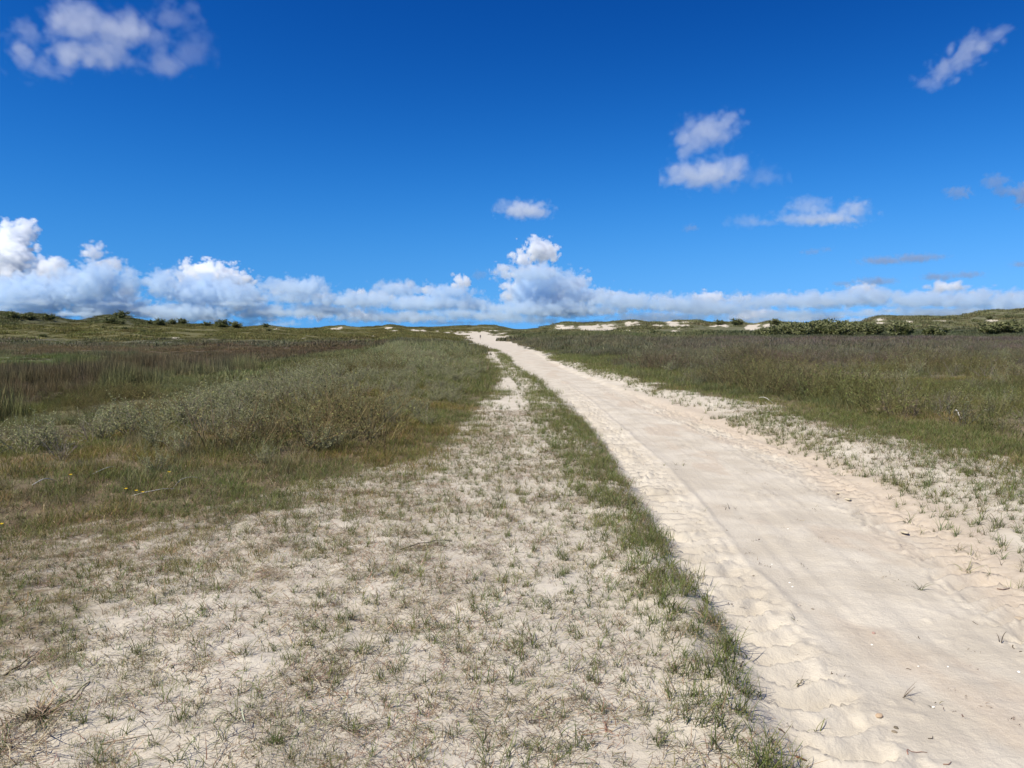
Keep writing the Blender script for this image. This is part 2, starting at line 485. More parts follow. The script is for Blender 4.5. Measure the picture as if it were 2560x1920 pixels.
M_GROUND = ground_material()
M_INST = plant_material('grass_blades', True)
M_INST_WOOD = plant_material('dead_stalks', True, trans=.06, rough=.8)
M_PLANT = plant_material('sedge_leaves', False)
M_LEAF = plant_material('shrub_leaves', False, trans=.22, rough=.55)
M_WOOD = plant_material('shrub_stems', False, trans=.0, rough=.85)

# ---------------------------------------------------------------- ground meshes
def lines(start, stop, f):
    v = [start]
    while v[-1] < stop:
        v.append(v[-1] + f(v[-1]))
    return np.array(v)


ys = np.concatenate([np.linspace(-14, 1.0, 14)[:-1], lines(1.0, 60, lambda y: .05 if y < 2 else max(.016, .0052 * y))])
xr = lines(4.3, 46, lambda x: .03 + (x - 4.3) * .035)
xl = -lines(3.0, 46, lambda x: .035 + (x - 3.0) * .035)[::-1]
xs = np.concatenate([xl, np.arange(-3.0 + .032, .85, .032), np.arange(.85, 4.3, .018), xr])
GX, GY = np.meshgrid(xs, ys)
gx, gy = GX.ravel(), GY.ravel()
gz = height(gx, gy)
nx_, ny_ = len(xs), len(ys)


def grid_faces(nx, ny):
    i = np.arange(nx * ny).reshape(ny, nx)
    return np.stack([i[:-1, :-1], i[:-1, 1:], i[1:, 1:], i[1:, :-1]], -1).reshape(-1, 4)


cov, moi = ground_attrs(gx, gy, gz)
fs = far_sand(gx, np.maximum(gy, .5), gz)
d_ = np.hypot(gx, gy)
pcol, _ = plant_col(gx, np.maximum(gy, .5), gz)
ground = link(mesh_obj('ground', np.stack([gx, gy, gz], 1), grid_faces(nx_, ny_), M_GROUND,
                       attrs={'cover': cov, 'moist': moi, 'col': pcol, 'farness': sstep(12, 45, d_)}))
tag(ground, 'pale dune sand with a worn two-rut track', kind='structure')

rs_ = lines(44, 780, lambda r: .0145 * r)
us = np.linspace(-1.35, 1.35, 1350)
ang = np.arctan(us)
RR, AA = np.meshgrid(rs_, ang, indexing='ij')
fx, fy = (RR * np.sin(AA)).ravel(), (RR * np.cos(AA)).ravel()
fz = height(fx, fy, micro=False)
inner = (np.abs(fx) < 44) & (fy < 58)
fz_m = fz - .25 * inner - .03
f_sand = far_sand(fx, fy, fz)
fcol, _ = plant_col(fx, fy, fz)
hills = link(mesh_obj('dune_hills', np.stack([fx, fy, fz_m], 1), grid_faces(len(us), len(rs_)), M_GROUND,
                      attrs={'cover': 1 - f_sand, 'moist': np.zeros(len(fx)), 'col': fcol, 'farness': np.ones(len(fx))}))
tag(hills, 'low grassy dunes with bare sand patches along the horizon', kind='structure')
hz = 60000.0
plain = link(mesh_obj('distant_land', [(-hz, -hz, -9), (hz, -hz, -9), (hz, hz, -9), (-hz, hz, -9)], [(0, 1, 2, 3)], M_GROUND,
                      attrs={'cover': np.ones(4), 'moist': np.zeros(4), 'col': np.tile([[.13, .13, .06]], (4, 1)), 'farness': np.ones(4)}))
tag(plain, 'flat land reaching to the horizon', kind='structure')

# ---------------------------------------------------------------- plant prototypes
def blades(rng, n, h, w, base_r, lean, bend, cols, weights, levels=4, flat=0.0, spread=1.0, center_tall=0.0):
    """n arched ribbons, returned as (verts, tris, colours)"""
    az = rng.uniform(0, 2 * np.pi, n)
    br = base_r * np.sqrt(rng.uniform(0, 1, n)); ba = rng.uniform(0, 2 * np.pi, n)
    bx, by = br * np.cos(ba), br * np.sin(ba)
    hh = rng.uniform(h[0], h[1], n) * (1 - center_tall * (br / max(base_r, 1e-6)) ** 2)
    ln = rng.uniform(lean[0], lean[1], n); bd = rng.uniform(bend[0], bend[1], n)
    ww = w * rng.uniform(.7, 1.3, n)
    tw = az + np.pi / 2 + rng.normal(0, .5, n)
    V = []; A = []
    sway = rng.normal(0, .10, n)
    for k in range(levels):
        t = k / levels
        th = ln + bd * t                                   # angle from vertical along the blade
        # integrate roughly: position at fraction t
        m = 24
        ss = np.linspace(0, t, m)[:, None] if t > 0 else np.zeros((1, 1))
        thh = ln[None] + bd[None] * ss
        hor = np.sin(thh).mean(0) * t * hh; ver = np.cos(thh).mean(0) * t * hh
        px = bx + hor * np.cos(az + sway * t * 3); py = by + hor * np.sin(az + sway * t * 3); pz = np.maximum(ver, .003 * (k > 0))
        wk = ww * (1 - .75 * t ** 1.5) * .5
        V.append(np.stack([px - wk * np.cos(tw), py - wk * np.sin(tw), pz - .004 * (k == 0)], 1))
        V.append(np.stack([px + wk * np.cos(tw), py + wk * np.sin(tw), pz - .004 * (k == 0)], 1))
    ss = np.linspace(0, 1, 24)[:, None]
    thh = ln[None] + bd[None] * ss
    hor = np.sin(thh).mean(0) * hh; ver = np.cos(thh).mean(0) * hh
    V.append(np.stack([bx + hor * np.cos(az + sway * 3), by + hor * np.sin(az + sway * 3), np.maximum(ver, .004)], 1))
    V = np.stack(V, 1)                                     # n, 2L+1, 3
    cnt = 2 * levels + 1
    T = []
    for k in range(levels - 1):
        a = 2 * k
        T += [(a, a + 1, a + 3), (a, a + 3, a + 2)]
    T.append((2 * levels - 2, 2 * levels - 1, 2 * levels))
    T = np.array(T)
    F = (T[None] + (np.arange(n) * cnt)[:, None, None]).reshape(-1, 3)
    cidx = rng.choice(len(cols), n, p=np.array(weights) / sum(weights))
    C = np.array(cols)[cidx] * rng.uniform(.75, 1.3, (n, 1))
    C = np.repeat(C[:, None], cnt, 1)
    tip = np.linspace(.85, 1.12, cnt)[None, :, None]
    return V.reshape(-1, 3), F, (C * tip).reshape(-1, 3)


def twigs(rng, n, h, w, base_r, cols, fork=3, lean=(0., .7), wob=.25):
    """thin branching sticks: three-sided tapering tubes"""
    segs = []

    def grow(p, d, length, rad, lev):
        q = p
        parts = 3
        for i in range(parts):
            d2 = d + rng.normal(0, wob, 3) * .5; d2[2] += .06; d2 /= np.linalg.norm(d2)
            e = q + d2 * length / parts
            r1 = rad * (1 - .5 * i / parts); r2 = rad * (1 - .5 * (i + 1) / parts)
            segs.append((q, e, r1, r2)); q = e; d = d2
            if lev > 0 and i >= 0:
                for _ in range(rng.integers(1, fork)):
                    s = d + rng.normal(0, .55, 3); s[2] = abs(s[2]) * .8 + .15; s /= np.linalg.norm(s)
                    grow(q, s, length * rng.uniform(.3, .6), r2 * .75, lev - 1)
    for _ in range(n):
        a = rng.uniform(0, 6.283); b = base_r * math.sqrt(rng.uniform())
        l = rng.uniform(*lean); a2 = a + rng.normal(0, .6)
        d = np.array([math.sin(l) * math.cos(a2), math.sin(l) * math.sin(a2), math.cos(l)])
        grow(np.array([b * math.cos(a), b * math.sin(a), -.01]), d, rng.uniform(*h), w, 1)
    p = np.array([s[0] for s in segs]); q = np.array([s[1] for s in segs]); r1 = np.array([s[2] for s in segs]); r2 = np.array([s[3] for s in segs])
    d = q - p; d /= np.linalg.norm(d, axis=1)[:, None]
    ref = np.where(np.abs(d[:, 2:3]) > .9, [[1., 0, 0]], [[0, 0, 1.]])
    u = np.cross(d, ref); u /= np.linalg.norm(u, axis=1)[:, None]; v = np.cross(d, u)
    V = []
    for c, rr in ((p, r1), (q, r2)):
        for k in range(3):
            a = k * 2.0944
            V.append(c + (u * math.cos(a) + v * math.sin(a)) * rr[:, None])
    V = np.stack(V, 1)
    T = np.array([(k, (k + 1) % 3, 3 + (k + 1) % 3) for k in range(3)] + [(k, 3 + (k + 1) % 3, 3 + k) for k in range(3)])
    F = (T[None] + (np.arange(len(segs)) * 6)[:, None, None]).reshape(-1, 3)
    C = np.array(cols)[rng.integers(0, len(cols), len(segs))] * rng.uniform(.75, 1.25, (len(segs), 1))
    return V.reshape(-1, 3), F, np.repeat(C, 6, 0), segs


def leaves_on(rng, segs, per, size, cols, minz=0.0, up=.5, var=(.7, 1.35)):
    P = []; D = []
    for (p, q, r1, r2) in segs:
        if q[2] < minz: continue
        k = rng.poisson(per)
        for _ in range(k):
            P.append(p + (q - p) * rng.uniform(0, 1) + rng.normal(0, size * .35, 3))
            d = rng.normal(0, 1, 3); d[2] = abs(d[2]) * up + .1
            D.append(d / np.linalg.norm(d))
    P = np.array(P); D = np.array(D); n = len(P)
    N = rng.normal(0, 1, (n, 3)); N[:, 2] += .8
    Sd = np.cross(D, N); Sd /= np.linalg.norm(Sd, axis=1)[:, None]
    ln = size * rng.uniform(.7, 1.4, (n, 1)); wd = ln * .42
    nrm = np.cross(Sd, D)
    V = np.stack([P, P + D * ln * .5 + Sd * wd * .5 + nrm * ln * .06, P + D * ln, P + D * ln * .5 - Sd * wd * .5 + nrm * ln * .06], 1)
    F = (np.array([(0, 1, 2), (0, 2, 3)])[None] + (np.arange(n) * 4)[:, None, None]).reshape(-1, 3)
    C = np.array(cols)[rng.integers(0, len(cols), n)] * rng.uniform(*var, (n, 1))
    return V.reshape(-1, 3), F, np.repeat(C, 4, 0)


def join(*parts):
    V, F, C = [], [], []; o = 0
    for p in parts:
        V.append(p[0]); F.append(p[1] + o); C.append(p[2]); o += len(p[0])
    return np.concatenate(V), np.concatenate(F), np.concatenate(C)


GREEN = [(.130, .152, .046), (.102, .130, .044), (.165, .178, .056), (.148, .143, .060)]
BROWN = [(.235, .168, .105), (.195, .130, .085), (.285, .218, .142), (.160, .118, .082)]
STRAW = [(.42, .36, .235), (.36, .30, .19), (.48, .42, .30)]
rng = np.random.default_rng(11)


def proto_collection(name, builder, count, mat):
    c = bpy.data.collections.new(name)
    for i in range(count):
        v, f, col = builder(i)[:3]
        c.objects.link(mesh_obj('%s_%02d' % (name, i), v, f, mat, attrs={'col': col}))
    return c


W1 = [3, 3, 2, 2]


def sedge(i, mat=None):
    n = int(rng.integers(6, 13))
    a = blades(rng, n, (.05, .15), .0034, .022, (.05, .9), (.3, 1.6), GREEN, W1, levels=5)
    b = blades(rng, int(rng.integers(2, 6)), (.05, .13), .0026, .03, (.5, 1.2), (.2, .8), BROWN, W1, levels=5)
    return join(a, b)


def litter(i):
    a = blades(rng, 26, (.03, .10), .0026, .13, (1.25, 1.5), (-.35, .35), BROWN, W1, levels=4)
    b = blades(rng, 9, (.03, .085), .0026, .13, (.9, 1.45), (.1, .6), GREEN + STRAW[:1], W1 + [2], levels=4)
    return join(a, b)


def turf(i):
    a = blades(rng, 80, (.04, .15), .0038, .21, (.05, .8), (.1, 1.1), GREEN, W1, levels=4)
    b = blades(rng, 45, (.03, .13), .0032, .22, (.3, 1.3), (-.2, .7), BROWN + STRAW, W1 + [1, 1, .4], levels=4)
    return join(a, b)


U = [(1, 1, 1), (.8, .85, .8), (1.15, 1.1, 1.0), (.95, .85, .8), (1.35, 1.25, 1.15)]
WU = [4, 3, 3, 2, 1]


def tall(i):
    return join(blades(rng, 85, (.14, .40), .0055, .26, (.0, .5), (.1, .8), U, WU, levels=4),
                blades(rng, 45, (.08, .24), .005, .26, (.2, 1.0), (.1, .8), [(1.5, 1.2, 1.0), (1.1, .85, .75), (.7, .7, .65)], [2, 2, 2], levels=3))


def reed(i):
    return blades(rng, 130, (.45, .85), .008, .45, (.0, .22), (.0, .35), [(1, 1, 1), (1.3, 1.2, 1.1), (.8, .75, .75)], [3, 2, 2], levels=3)


def clump(i):
    return join(blades(rng, 90, (.16, .46), .022, .62, (.0, .6), (.1, .8), U, WU, levels=3, center_tall=.5),
                blades(rng, 40, (.10, .26), .026, .60, (.3, 1.1), (.0, .6), [(1.3, 1.1, 1.0), (.7, .75, .7)], [2, 2], levels=3))


def mass(i):
    return blades(rng, 120, (.14, .48), .085, 1.5, (.0, .8), (.0, .7), U, WU, levels=2, center_tall=.45)


def heath(i):
    v, f, c, s = twigs(rng, 9, (.14, .34), .0028, .17, [(.21, .175, .15), (.165, .13, .11), (.26, .22, .19)], fork=3, lean=(.1, .9))
    l = leaves_on(rng, s, .55, .016, [(.17, .18, .115), (.15, .165, .095), (.20, .19, .13)], minz=.06)
    return join((v, f, c), l)


P_SEDGE = proto_collection('proto_sedge', sedge, 10, M_INST)
P_LITTER = proto_collection('proto_litter', litter, 8, M_INST_WOOD)
P_TURF = proto_collection('proto_turf', turf, 8, M_INST)
P_TALL = proto_collection('proto_tall', tall, 8, M_INST)
P_REED = proto_collection('proto_reed', reed, 6, M_INST_WOOD)
P_CLUMP = proto_collection('proto_clump', clump, 8, M_INST)
P_MASS = proto_collection('proto_mass', mass, 8, M_INST)
P_HEATH = proto_collection('proto_heath', heath, 6, M_INST_WOOD)


def scatter(name, coll, count, pts, scl, tint, label, tilt=.0, normal_rz=None):
    n = len(pts)
    me = bpy.data.meshes.new(name)
    me.vertices.add(n)
    me.vertices.foreach_set('co', np.asarray(pts, np.float32).ravel())
    rot = np.stack([rng.normal(0, tilt, n) if tilt else np.zeros(n), rng.normal(0, tilt, n) if tilt else np.zeros(n), rng.uniform(0, 6.283, n)], 1)
    a = me.attributes.new('rot', 'FLOAT_VECTOR', 'POINT'); a.data.foreach_set('vector', rot.astype(np.float32).ravel())
    a = me.attributes.new('scl', 'FLOAT', 'POINT'); a.data.foreach_set('value', np.asarray(scl, np.float32))
    a = me.attributes.new('idx', 'INT', 'POINT'); a.data.foreach_set('value', rng.integers(0, count, n).astype(np.int32))
    a = me.attributes.new('tint', 'FLOAT_COLOR', 'POINT')
    a.data.foreach_set('color', np.concatenate([np.asarray(tint), np.ones((n, 1))], 1).astype(np.float32).ravel())
    ob = link(bpy.data.objects.new(name, me))
    ng = bpy.data.node_groups.new(name, 'GeometryNodeTree')
    ng.interface.new_socket('Geometry', in_out='INPUT', socket_type='NodeSocketGeometry')
    ng.interface.new_socket('Geometry', in_out='OUTPUT', socket_type='NodeSocketGeometry')
    gi = nn(ng, 'NodeGroupInput'); go = nn(ng, 'NodeGroupOutput')
    iop = nn(ng, 'GeometryNodeInstanceOnPoints')
    ci = nn(ng, 'GeometryNodeCollectionInfo')
    ci.inputs['Collection'].default_value = coll
    ci.inputs['Separate Children'].default_value = True
    ci.inputs['Reset Children'].default_value = True
    iop.inputs['Pick Instance'].default_value = True

    def na(nm, ty):
        q = nn(ng, 'GeometryNodeInputNamedAttribute', data_type=ty); q.inputs['Name'].default_value = nm
        return q.outputs[0]
    er = nn(ng, 'FunctionNodeEulerToRotation')
    ng.links.new(na('rot', 'FLOAT_VECTOR'), er.inputs[0])
    ng.links.new(gi.outputs[0], iop.inputs['Points'])
    ng.links.new(ci.outputs[0], iop.inputs['Instance'])
    ng.links.new(na('idx', 'INT'), iop.inputs['Instance Index'])
    ng.links.new(er.outputs[0], iop.inputs['Rotation'])
    ng.links.new(na('scl', 'FLOAT'), iop.inputs['Scale'])
    ng.links.new(iop.outputs[0], go.inputs[0])
    md = ob.modifiers.new('scatter', 'NODES'); md.node_group = ng
    tag(ob, label, kind='stuff')
    return ob


def candidates(density, y0, y1, umax=.80, pad=.6):
    n = int(density * (umax * (y1 ** 2 - y0 ** 2) + 2 * pad * (y1 - y0)))
    y = np.sqrt(rng.uniform(0, 1, n) * (y1 ** 2 - y0 ** 2) + y0 ** 2)
    x = rng.uniform(-1, 1, n) * (umax * y + pad)
    return x, y


def zones(x, y):
    rl, rr, rg = lerp_tab(ROAD_L, y), lerp_tab(ROAD_R, y), lerp_tab(RIDGE_L, y)
    dl, dr = lerp_tab(DENSE_L, y), lerp_tab(DENSE_R, y)
    return rl, rr, rg, dl, dr


def on_ground(x, y, micro=True):
    return np.stack([x, y, height(x, y, micro)], 1)


def var_tint(n, lo=.75, hi=1.25, hue=.08):
    return rng.uniform(lo, hi, (n, 1)) * (1 + rng.normal(0, hue, (n, 3)))


# --- sedge on the open strip, the ridge and the right verge
x, y = candidates(260, 2.2, 14)
rl, rr, rg, dl, dr = zones(x, y)
n1 = fbm(x, y, .9, 3, 401); n2 = fbm(x, y, .22, 2, 403)
dens = np.zeros(len(x))
strip = (x < rl - .02) & (x > dl - .8)
dens = np.where(strip, (.22 + .42 * sstep(.3, .6, n1)) * (.35 + 1.2 * n2), dens)
ridge = (x > rg + (n1 - .5) * .3) & (x < rl + .02 + (n2 - .5) * .12)
dens = np.where(ridge, .95, dens)
verge = (x > rr - .30 + (n1 - .5) * .7) & (x < dr + 1.2)
dens = np.where(verge, (.35 + .60 * sstep(.3, .55, n1)) * sstep(-.05, .45, x - rr + .38 + (n2 - .5) * .4) + .02, dens)
keep = rng.uniform(0, 1, len(x)) < dens
x, y, dd, rdg = x[keep], y[keep], dens[keep], ridge[keep]
sedge_pts = on_ground(x, y)
sedge_scl = rng.uniform(.50, 1.10, len(x)) * np.where(rdg, 1.15, np.where(x > 2.5, 1.12, .92))
sedge_tint = var_tint(len(x))
order = np.argsort(np.hypot(x, y))
ppx, ppy = to_px(sedge_pts[:, 0], sedge_pts[:, 1], sedge_pts[:, 2])
vis = (ppx > 10) & (ppx < 2550) & (ppy < 1930)
score = np.where(vis, sedge_scl / np.hypot(x, y), 0)
order = np.argsort(-score)
IND = order[:280]
rest = np.setdiff1d(np.arange(len(x)), IND)
scatter('sand_sedge', P_SEDGE, 10, sedge_pts[rest], sedge_scl[rest], sedge_tint[rest], 'thin green sedge sprouting all over the sandy verges')

tuft_meshes = []
for i in range(14):
    v, f, c = sedge(i)
    o = mesh_obj('sedge_tuft', v, f, M_PLANT, attrs={'col': c}); tuft_meshes.append(o.data)
    bpy.data.objects.remove(o)
for k in IND:
    o = link(bpy.data.objects.new('sedge_tuft', tuft_meshes[int(rng.integers(0, 14))]))
    o.location = sedge_pts[k]; o.rotation_euler = (0, 0, rng.uniform(0, 6.28)); o.scale = (sedge_scl[k] * 1.05,) * 3
    X, Y = sedge_pts[k][:2]
    if X > lerp_tab(ROAD_R, Y) - .05:
        tag(o, 'green sedge tuft on the sandy verge right of the track', 'grass tuft', 'sedge tufts on the right verge')
    elif X > lerp_tab(RIDGE_L, Y) - .1:
        if Y < 3.3:
            tag(o, 'green sedge tuft in the ridge beside the track at the bottom of the picture', 'grass tuft', 'nearest sedge tufts of the ridge')
        elif Y < 4.2:
            tag(o, 'green sedge tuft in the ridge beside the nearest tread marks of the left rut', 'grass tuft', 'sedge tufts of the ridge by the near tread marks')
        else:
            tag(o, 'green sedge tuft farther up the dense ridge along the left edge of the track', 'grass tuft', 'sedge tufts farther up the ridge')
    elif X > -.6:
        if Y < 3.1:
            tag(o, 'small green sedge tuft on pale sand at the bottom centre of the picture', 'grass tuft', 'sedge tufts on the sand at the bottom centre')
        else:
            tag(o, 'small green sedge tuft on open pale sand a little up from the bottom centre', 'grass tuft', 'sedge tufts on the open sand strip')
    else:
        tag(o, 'small green sedge tuft on littered sand at the lower left', 'grass tuft', 'sedge tufts at the lower left')

x, y = candidates(46, 14, 46)
rl, rr, rg, dl, dr = zones(x, y)
n1 = fbm(x, y, 1.4, 3, 411); n2 = fbm(x, y, .5, 2, 413)
dens = np.where((x < rl) & (x > dl - .3), .26 * sstep(.4, .6, n1) + .08, 0)
dens = np.where((x > rg - .1) & (x < rl + (n2 - .5) * .3), 1.0, dens)
dens = np.where((x > rr + (n1 - .5) * 1.0) & (x < dr + .5), .8 * sstep(.3, .52, n1) + .12, dens)
k = rng.uniform(0, 1, len(x)) < dens
x, y = x[k], y[k]
scatter('verge_sedge', P_SEDGE, 10, on_ground(x, y), rng.uniform(.9, 1.6, len(x)), var_tint(len(x)), 'sedge along the track edges farther off')

# --- dead blades lying on the sand
x, y = candidates(230, 2.2, 15)
rl, rr, rg, dl, dr = zones(x, y)
n1 = fbm(x, y, 1.3, 3, 421)
dens = np.where((x < rl - .05) & (x > dl - 2.0), .42 + .6 * sstep(.35, .65, n1), 0)
dens = np.maximum(dens, .98 * sstep(-1.3, .6, lerp_tab(THATCH, y) - x + (n1 - .5) * 2) * (x < rl) * sstep(-3.0, 0, x - dl))
dens = np.where((x > rr + .3) & (x < dr + .6), .45, dens)
dens = np.where((x > rl + .02) & (x < rr), .0, dens)
k = rng.uniform(0, 1, len(x)) < dens * .62
x, y = x[k], y[k]
scatter('grass_litter', P_LITTER, 8, on_ground(x, y) + [0, 0, .002], rng.uniform(.7, 1.3, len(x)), var_tint(len(x), .7, 1.25), 'withered reddish grass blades lying on the sand', tilt=.12)

x, y = candidates(40, 2.2, 12)
rl, rr, rg, dl, dr = zones(x, y)
n1 = fbm(x, y, .5, 3, 425)
dens = (x > rl) * (x < rr) * (.10 + .9 * sstep(.55, .7, n1) * .5 + .6 * np.exp(-((x - rl - .2) / .18) ** 2))
k = rng.uniform(0, 1, len(x)) < dens
x, y = x[k], y[k]


def crumbs(i):
    return join(blades(rng, 5, (.008, .03), .0030, .05, (1.2, 1.5), (-.5, .5), BROWN + [(.10, .075, .055)], W1 + [4], levels=3),
                blades(rng, 3, (.004, .010), .0050, .05, (1.0, 1.5), (-.5, .5), [(.14, .10, .08)], [1], levels=2))


P_CRUMB = proto_collection('proto_crumbs', crumbs, 8, M_INST_WOOD)
scatter('plant_crumbs', P_CRUMB, 8, on_ground(x, y) + [0, 0, .002], rng.uniform(.5, 1.3, len(x)), var_tint(len(x), .6, 1.2), 'dark plant crumbs strewn over the sand of the track', tilt=.2)

# --- turf where the cover closes
x, y = candidates(34, 2.6, 20)
rl, rr, rg, dl, dr = zones(x, y)
n1 = fbm(x, y, 1.2, 3, 431); n2 = fbm(x, y, .4, 2, 433)
e = (dl - x) + (n1 - .5) * np.where(y > 9, .8, 2.2)
dens = sstep(-.6, .8, e)
th = lerp_tab(THATCH, y) - x + (n1 - .5) * np.where(y > 9, .9, 2.4) + (n2 - .5) * .8 - .5 * sstep(8, 12, y)
dens = np.maximum(dens, .92 * sstep(-1.1, 1.0, th) * (x < rl - .3))
er = (x - dr) + (n1 - .5) * 1.6
dens = np.maximum(dens, sstep(-.6, .7, er) * .75)
rdg2 = (x > rg + .1) & (x < rl - .03 + (n2 - .5) * .1) & (y > 3.5)
dens = np.where(rdg2, .5 + .4 * n1, dens)
k = rng.uniform(0, 1, len(x)) < dens
x, y, n1, rdg2 = x[k], y[k], n1[k], rdg2[k]
pts = on_ground(x, y)
pc, _ = plant_col(x, y, pts[:, 2])
t = var_tint(len(x), .8, 1.2, .05)
redbrown = sstep(.5, .66, fbm(x, y, 1.6, 3, 437))[:, None] * (~rdg2)[:, None]
t = t * (1 - redbrown) + t * np.array([1.22, 1.0, .88]) * redbrown
fade = np.where(rdg2, .8, .5 + .5 * sstep(-.5, 1.5, lerp_tab(DENSE_L, y) - x + 1.2) * (x < 1) + .5 * (x > 1))
scatter('short_turf', P_TURF, 8, pts, rng.uniform(.55, 1.1, len(x)) * fade, t, 'short green and brown dune turf')


x, y = candidates(16, 19, 60)
rl, rr, rg, dl, dr = zones(x, y)
n1 = fbm(x, y, 1.6, 3, 441)
p = np.maximum(sstep(-.15, .5, dl - x + (n1 - .5) * .8) * (dl - x < 3.5), sstep(-.7, .4, x - dr + (n1 - .5) * 1.6) * (x - dr < 3))
p = np.maximum(p, ((x > rg * .55 + rl * .45) & (x < rl - .03)) * .6)
k = rng.uniform(0, 1, len(x)) < p
x, y = x[k], y[k]
scatter('turf_beyond', P_TURF, 8, on_ground(x, y, False), rng.uniform(.9, 1.7, len(x)), var_tint(len(x), .8, 1.2, .05), 'short turf along the edges of the far track')

# --- taller grass and reed over the left bank, the slack and the right-hand field
def field(name, proto, cnt, density, y0, y1, smin, smax, label, pick, seed, gain=1.0, pad=1.0):
    x, y = candidates(density, y0, y1, umax=.80, pad=pad)
    rl, rr, rg, dl, dr = zones(x, y)
    n1 = fbm(x, y, 2.5 + y0 * .04, 3, seed)
    z = height(x, y, False)
    col, reed_m = plant_col(x, y, z)
    sand = far_sand(x, y, z) if y1 > 60 else np.zeros(len(x))
    el, er = (dl - x), (x - dr)
    dens = pick(x, y, z, el, er, n1, reed_m, sand)
    k = rng.uniform(0, 1, len(x)) < dens
    x, y, z, col = x[k], y[k], z[k], col[k]
    tint = col * gain * rng.uniform(.72, 1.3, (len(x), 1)) * (1 + rng.normal(0, .05, (len(x), 3)))
    sc = rng.uniform(smin, smax, len(x)) * (.35 + 1.3 * sstep(.3, .7, fbm(x, y, 2.0 + y0 * .05, 3, seed + 70)))
    scatter(name, proto, cnt, np.stack([x, y, z - .01], 1), sc, tint, label)
    return x, y


field('meadow_grass_left', P_TALL, 8, 16, 6.0, 20, .22, .52, 'olive dune grass and dry stalks on the left bank',
      lambda x, y, z, el, er, n, rm, s: sstep(1.0, 3.0, el + (n - .5) * 4) * (.10 + .6 * sstep(.42, .62, n)) * (rm < .5) * np.where((y > 10) & (el < lerp_tab(WBANK, y) + 1), .3, 1), 501, 1.3)
field('meadow_grass_right', P_TALL, 8, 17, 5.5, 20, .22, .56, 'olive dune grass and dry stalks right of the track',
      lambda x, y, z, el, er, n, rm, s: sstep(.1, 2.2, er + (n - .5) * 2.4) * (.25 + .75 * sstep(.35, .55, n)), 502, 1.1)
field('meadow_grass_beyond', P_TALL, 8, 8.5, 20, 46, .38, .8, 'olive dune grass farther across the field',
      lambda x, y, z, el, er, n, rm, s: np.maximum(sstep(.2, 1.6, el + (n - .5) * 3) * (.12 + .88 * (el > lerp_tab(WBANK, y) + .5)), sstep(.0, .8, er + (n - .5) * 2) * (.35 + .65 * sstep(.42, .55, n))) * (rm < .5), 503, 1.1)
field('brown_rushes', P_REED, 6, 5.5, 12, 60, .75, 1.15, 'dark brown rushes standing in the wet slack',
      lambda x, y, z, el, er, n, rm, s: rm * .9, 505, 1.25)
field('heath_twigs', P_HEATH, 6, 12, 6, 34, .7, 1.5, 'grey bare twigs of low heath between the grass',
      lambda x, y, z, el, er, n, rm, s: (np.maximum(sstep(.8, 2, el), sstep(.7, 2, er)) * sstep(.36, .58, fbm(x, y, 2.2, 3, 509))) * (rm < .5), 507, 5.5)
field('far_meadow', P_CLUMP, 8, 2.3, 44, 135, .6, 1.15, 'dune grass and low scrub in the middle distance',
      lambda x, y, z, el, er, n, rm, s: np.maximum(el > 0, er > 0) * (s < .4) * (.55 + .45 * (n > .45)), 511, 1.15, pad=4)
field('far_dune_grass', P_MASS, 8, .26, 120, 600, .7, 1.5, 'marram and scrub covering the distant dunes',
      lambda x, y, z, el, er, n, rm, s: (s < .4) * (.35 + .65 * sstep(.35, .6, n)) * np.maximum(np.maximum(el > -2, er > -2), y > 235), 513, 1.0, pad=20)

x, y = candidates(.05, 70, 480, umax=.16, pad=4)
z = height(x, y, False)
sd = far_sand(x, y, z)
qx, qy = to_px(x, y, z)
k = (sd > .3) & (qx > 1120) & (fbm(x, y, 14, 3, 601) > .52) & (rng.uniform(0, 1, len(x)) < .75) & ((qy < 842) | (fbm(x, y, 10, 2, 607) > .6))
k &= np.abs(x - (lerp_tab(ROAD_L, y) * .45 + lerp_tab(ROAD_R, y) * .55)) > 1.4 + y * .01
x, y, z = x[k], y[k], z[k]
scatter('marram_tussocks', P_CLUMP, 8, np.stack([x, y, z], 1), rng.uniform(.8, 1.9, len(x)), np.array([.17, .16, .075]) * var_tint(len(x), .7, 1.2, .05), 'marram tussocks dotted over the sandy hollow')

# ---------------------------------------------------------------- willow shrubs on the left bank
LEAFC = [(.275, .285, .145), (.240, .255, .122), (.320, .322, .170), (.265, .245, .135)]
STEMC = [(.235, .195, .160), (.180, .145, .120), (.28, .24, .205)]


def shrub_data(seed, n, h, leaf, per, base_r, minz):
    r = np.random.default_rng(seed)
    global rng
    v, f, c, s = twigs(r, n, h, .0042, base_r, STEMC, fork=3, lean=(.05, 1.1))
    l = leaves_on(r, s, per, leaf, LEAFC, minz=minz, var=(.82, 1.18))
    a = mesh_obj('stems', v, f, M_WOOD, attrs={'col': c}); b = mesh_obj('leaves', *l[:2], M_LEAF, attrs={'col': l[2]})
    da, db = a.data, b.data
    bpy.data.objects.remove(a); bpy.data.objects.remove(b)
    return da, db


def place_shrub(name, data, loc, s, label, cat, group, rz=None, sz=1.0):
    e = empty(name, loc, rng.uniform(0, 6.28) if rz is None else rz)
    e.scale = (s, s, s * sz)
    for nm, d in (('stems', data[0]), ('leaves', data[1])):
        o = link(bpy.data.objects.new(nm, d)); o.parent = e
    tag(e, label, cat, group)
    return e


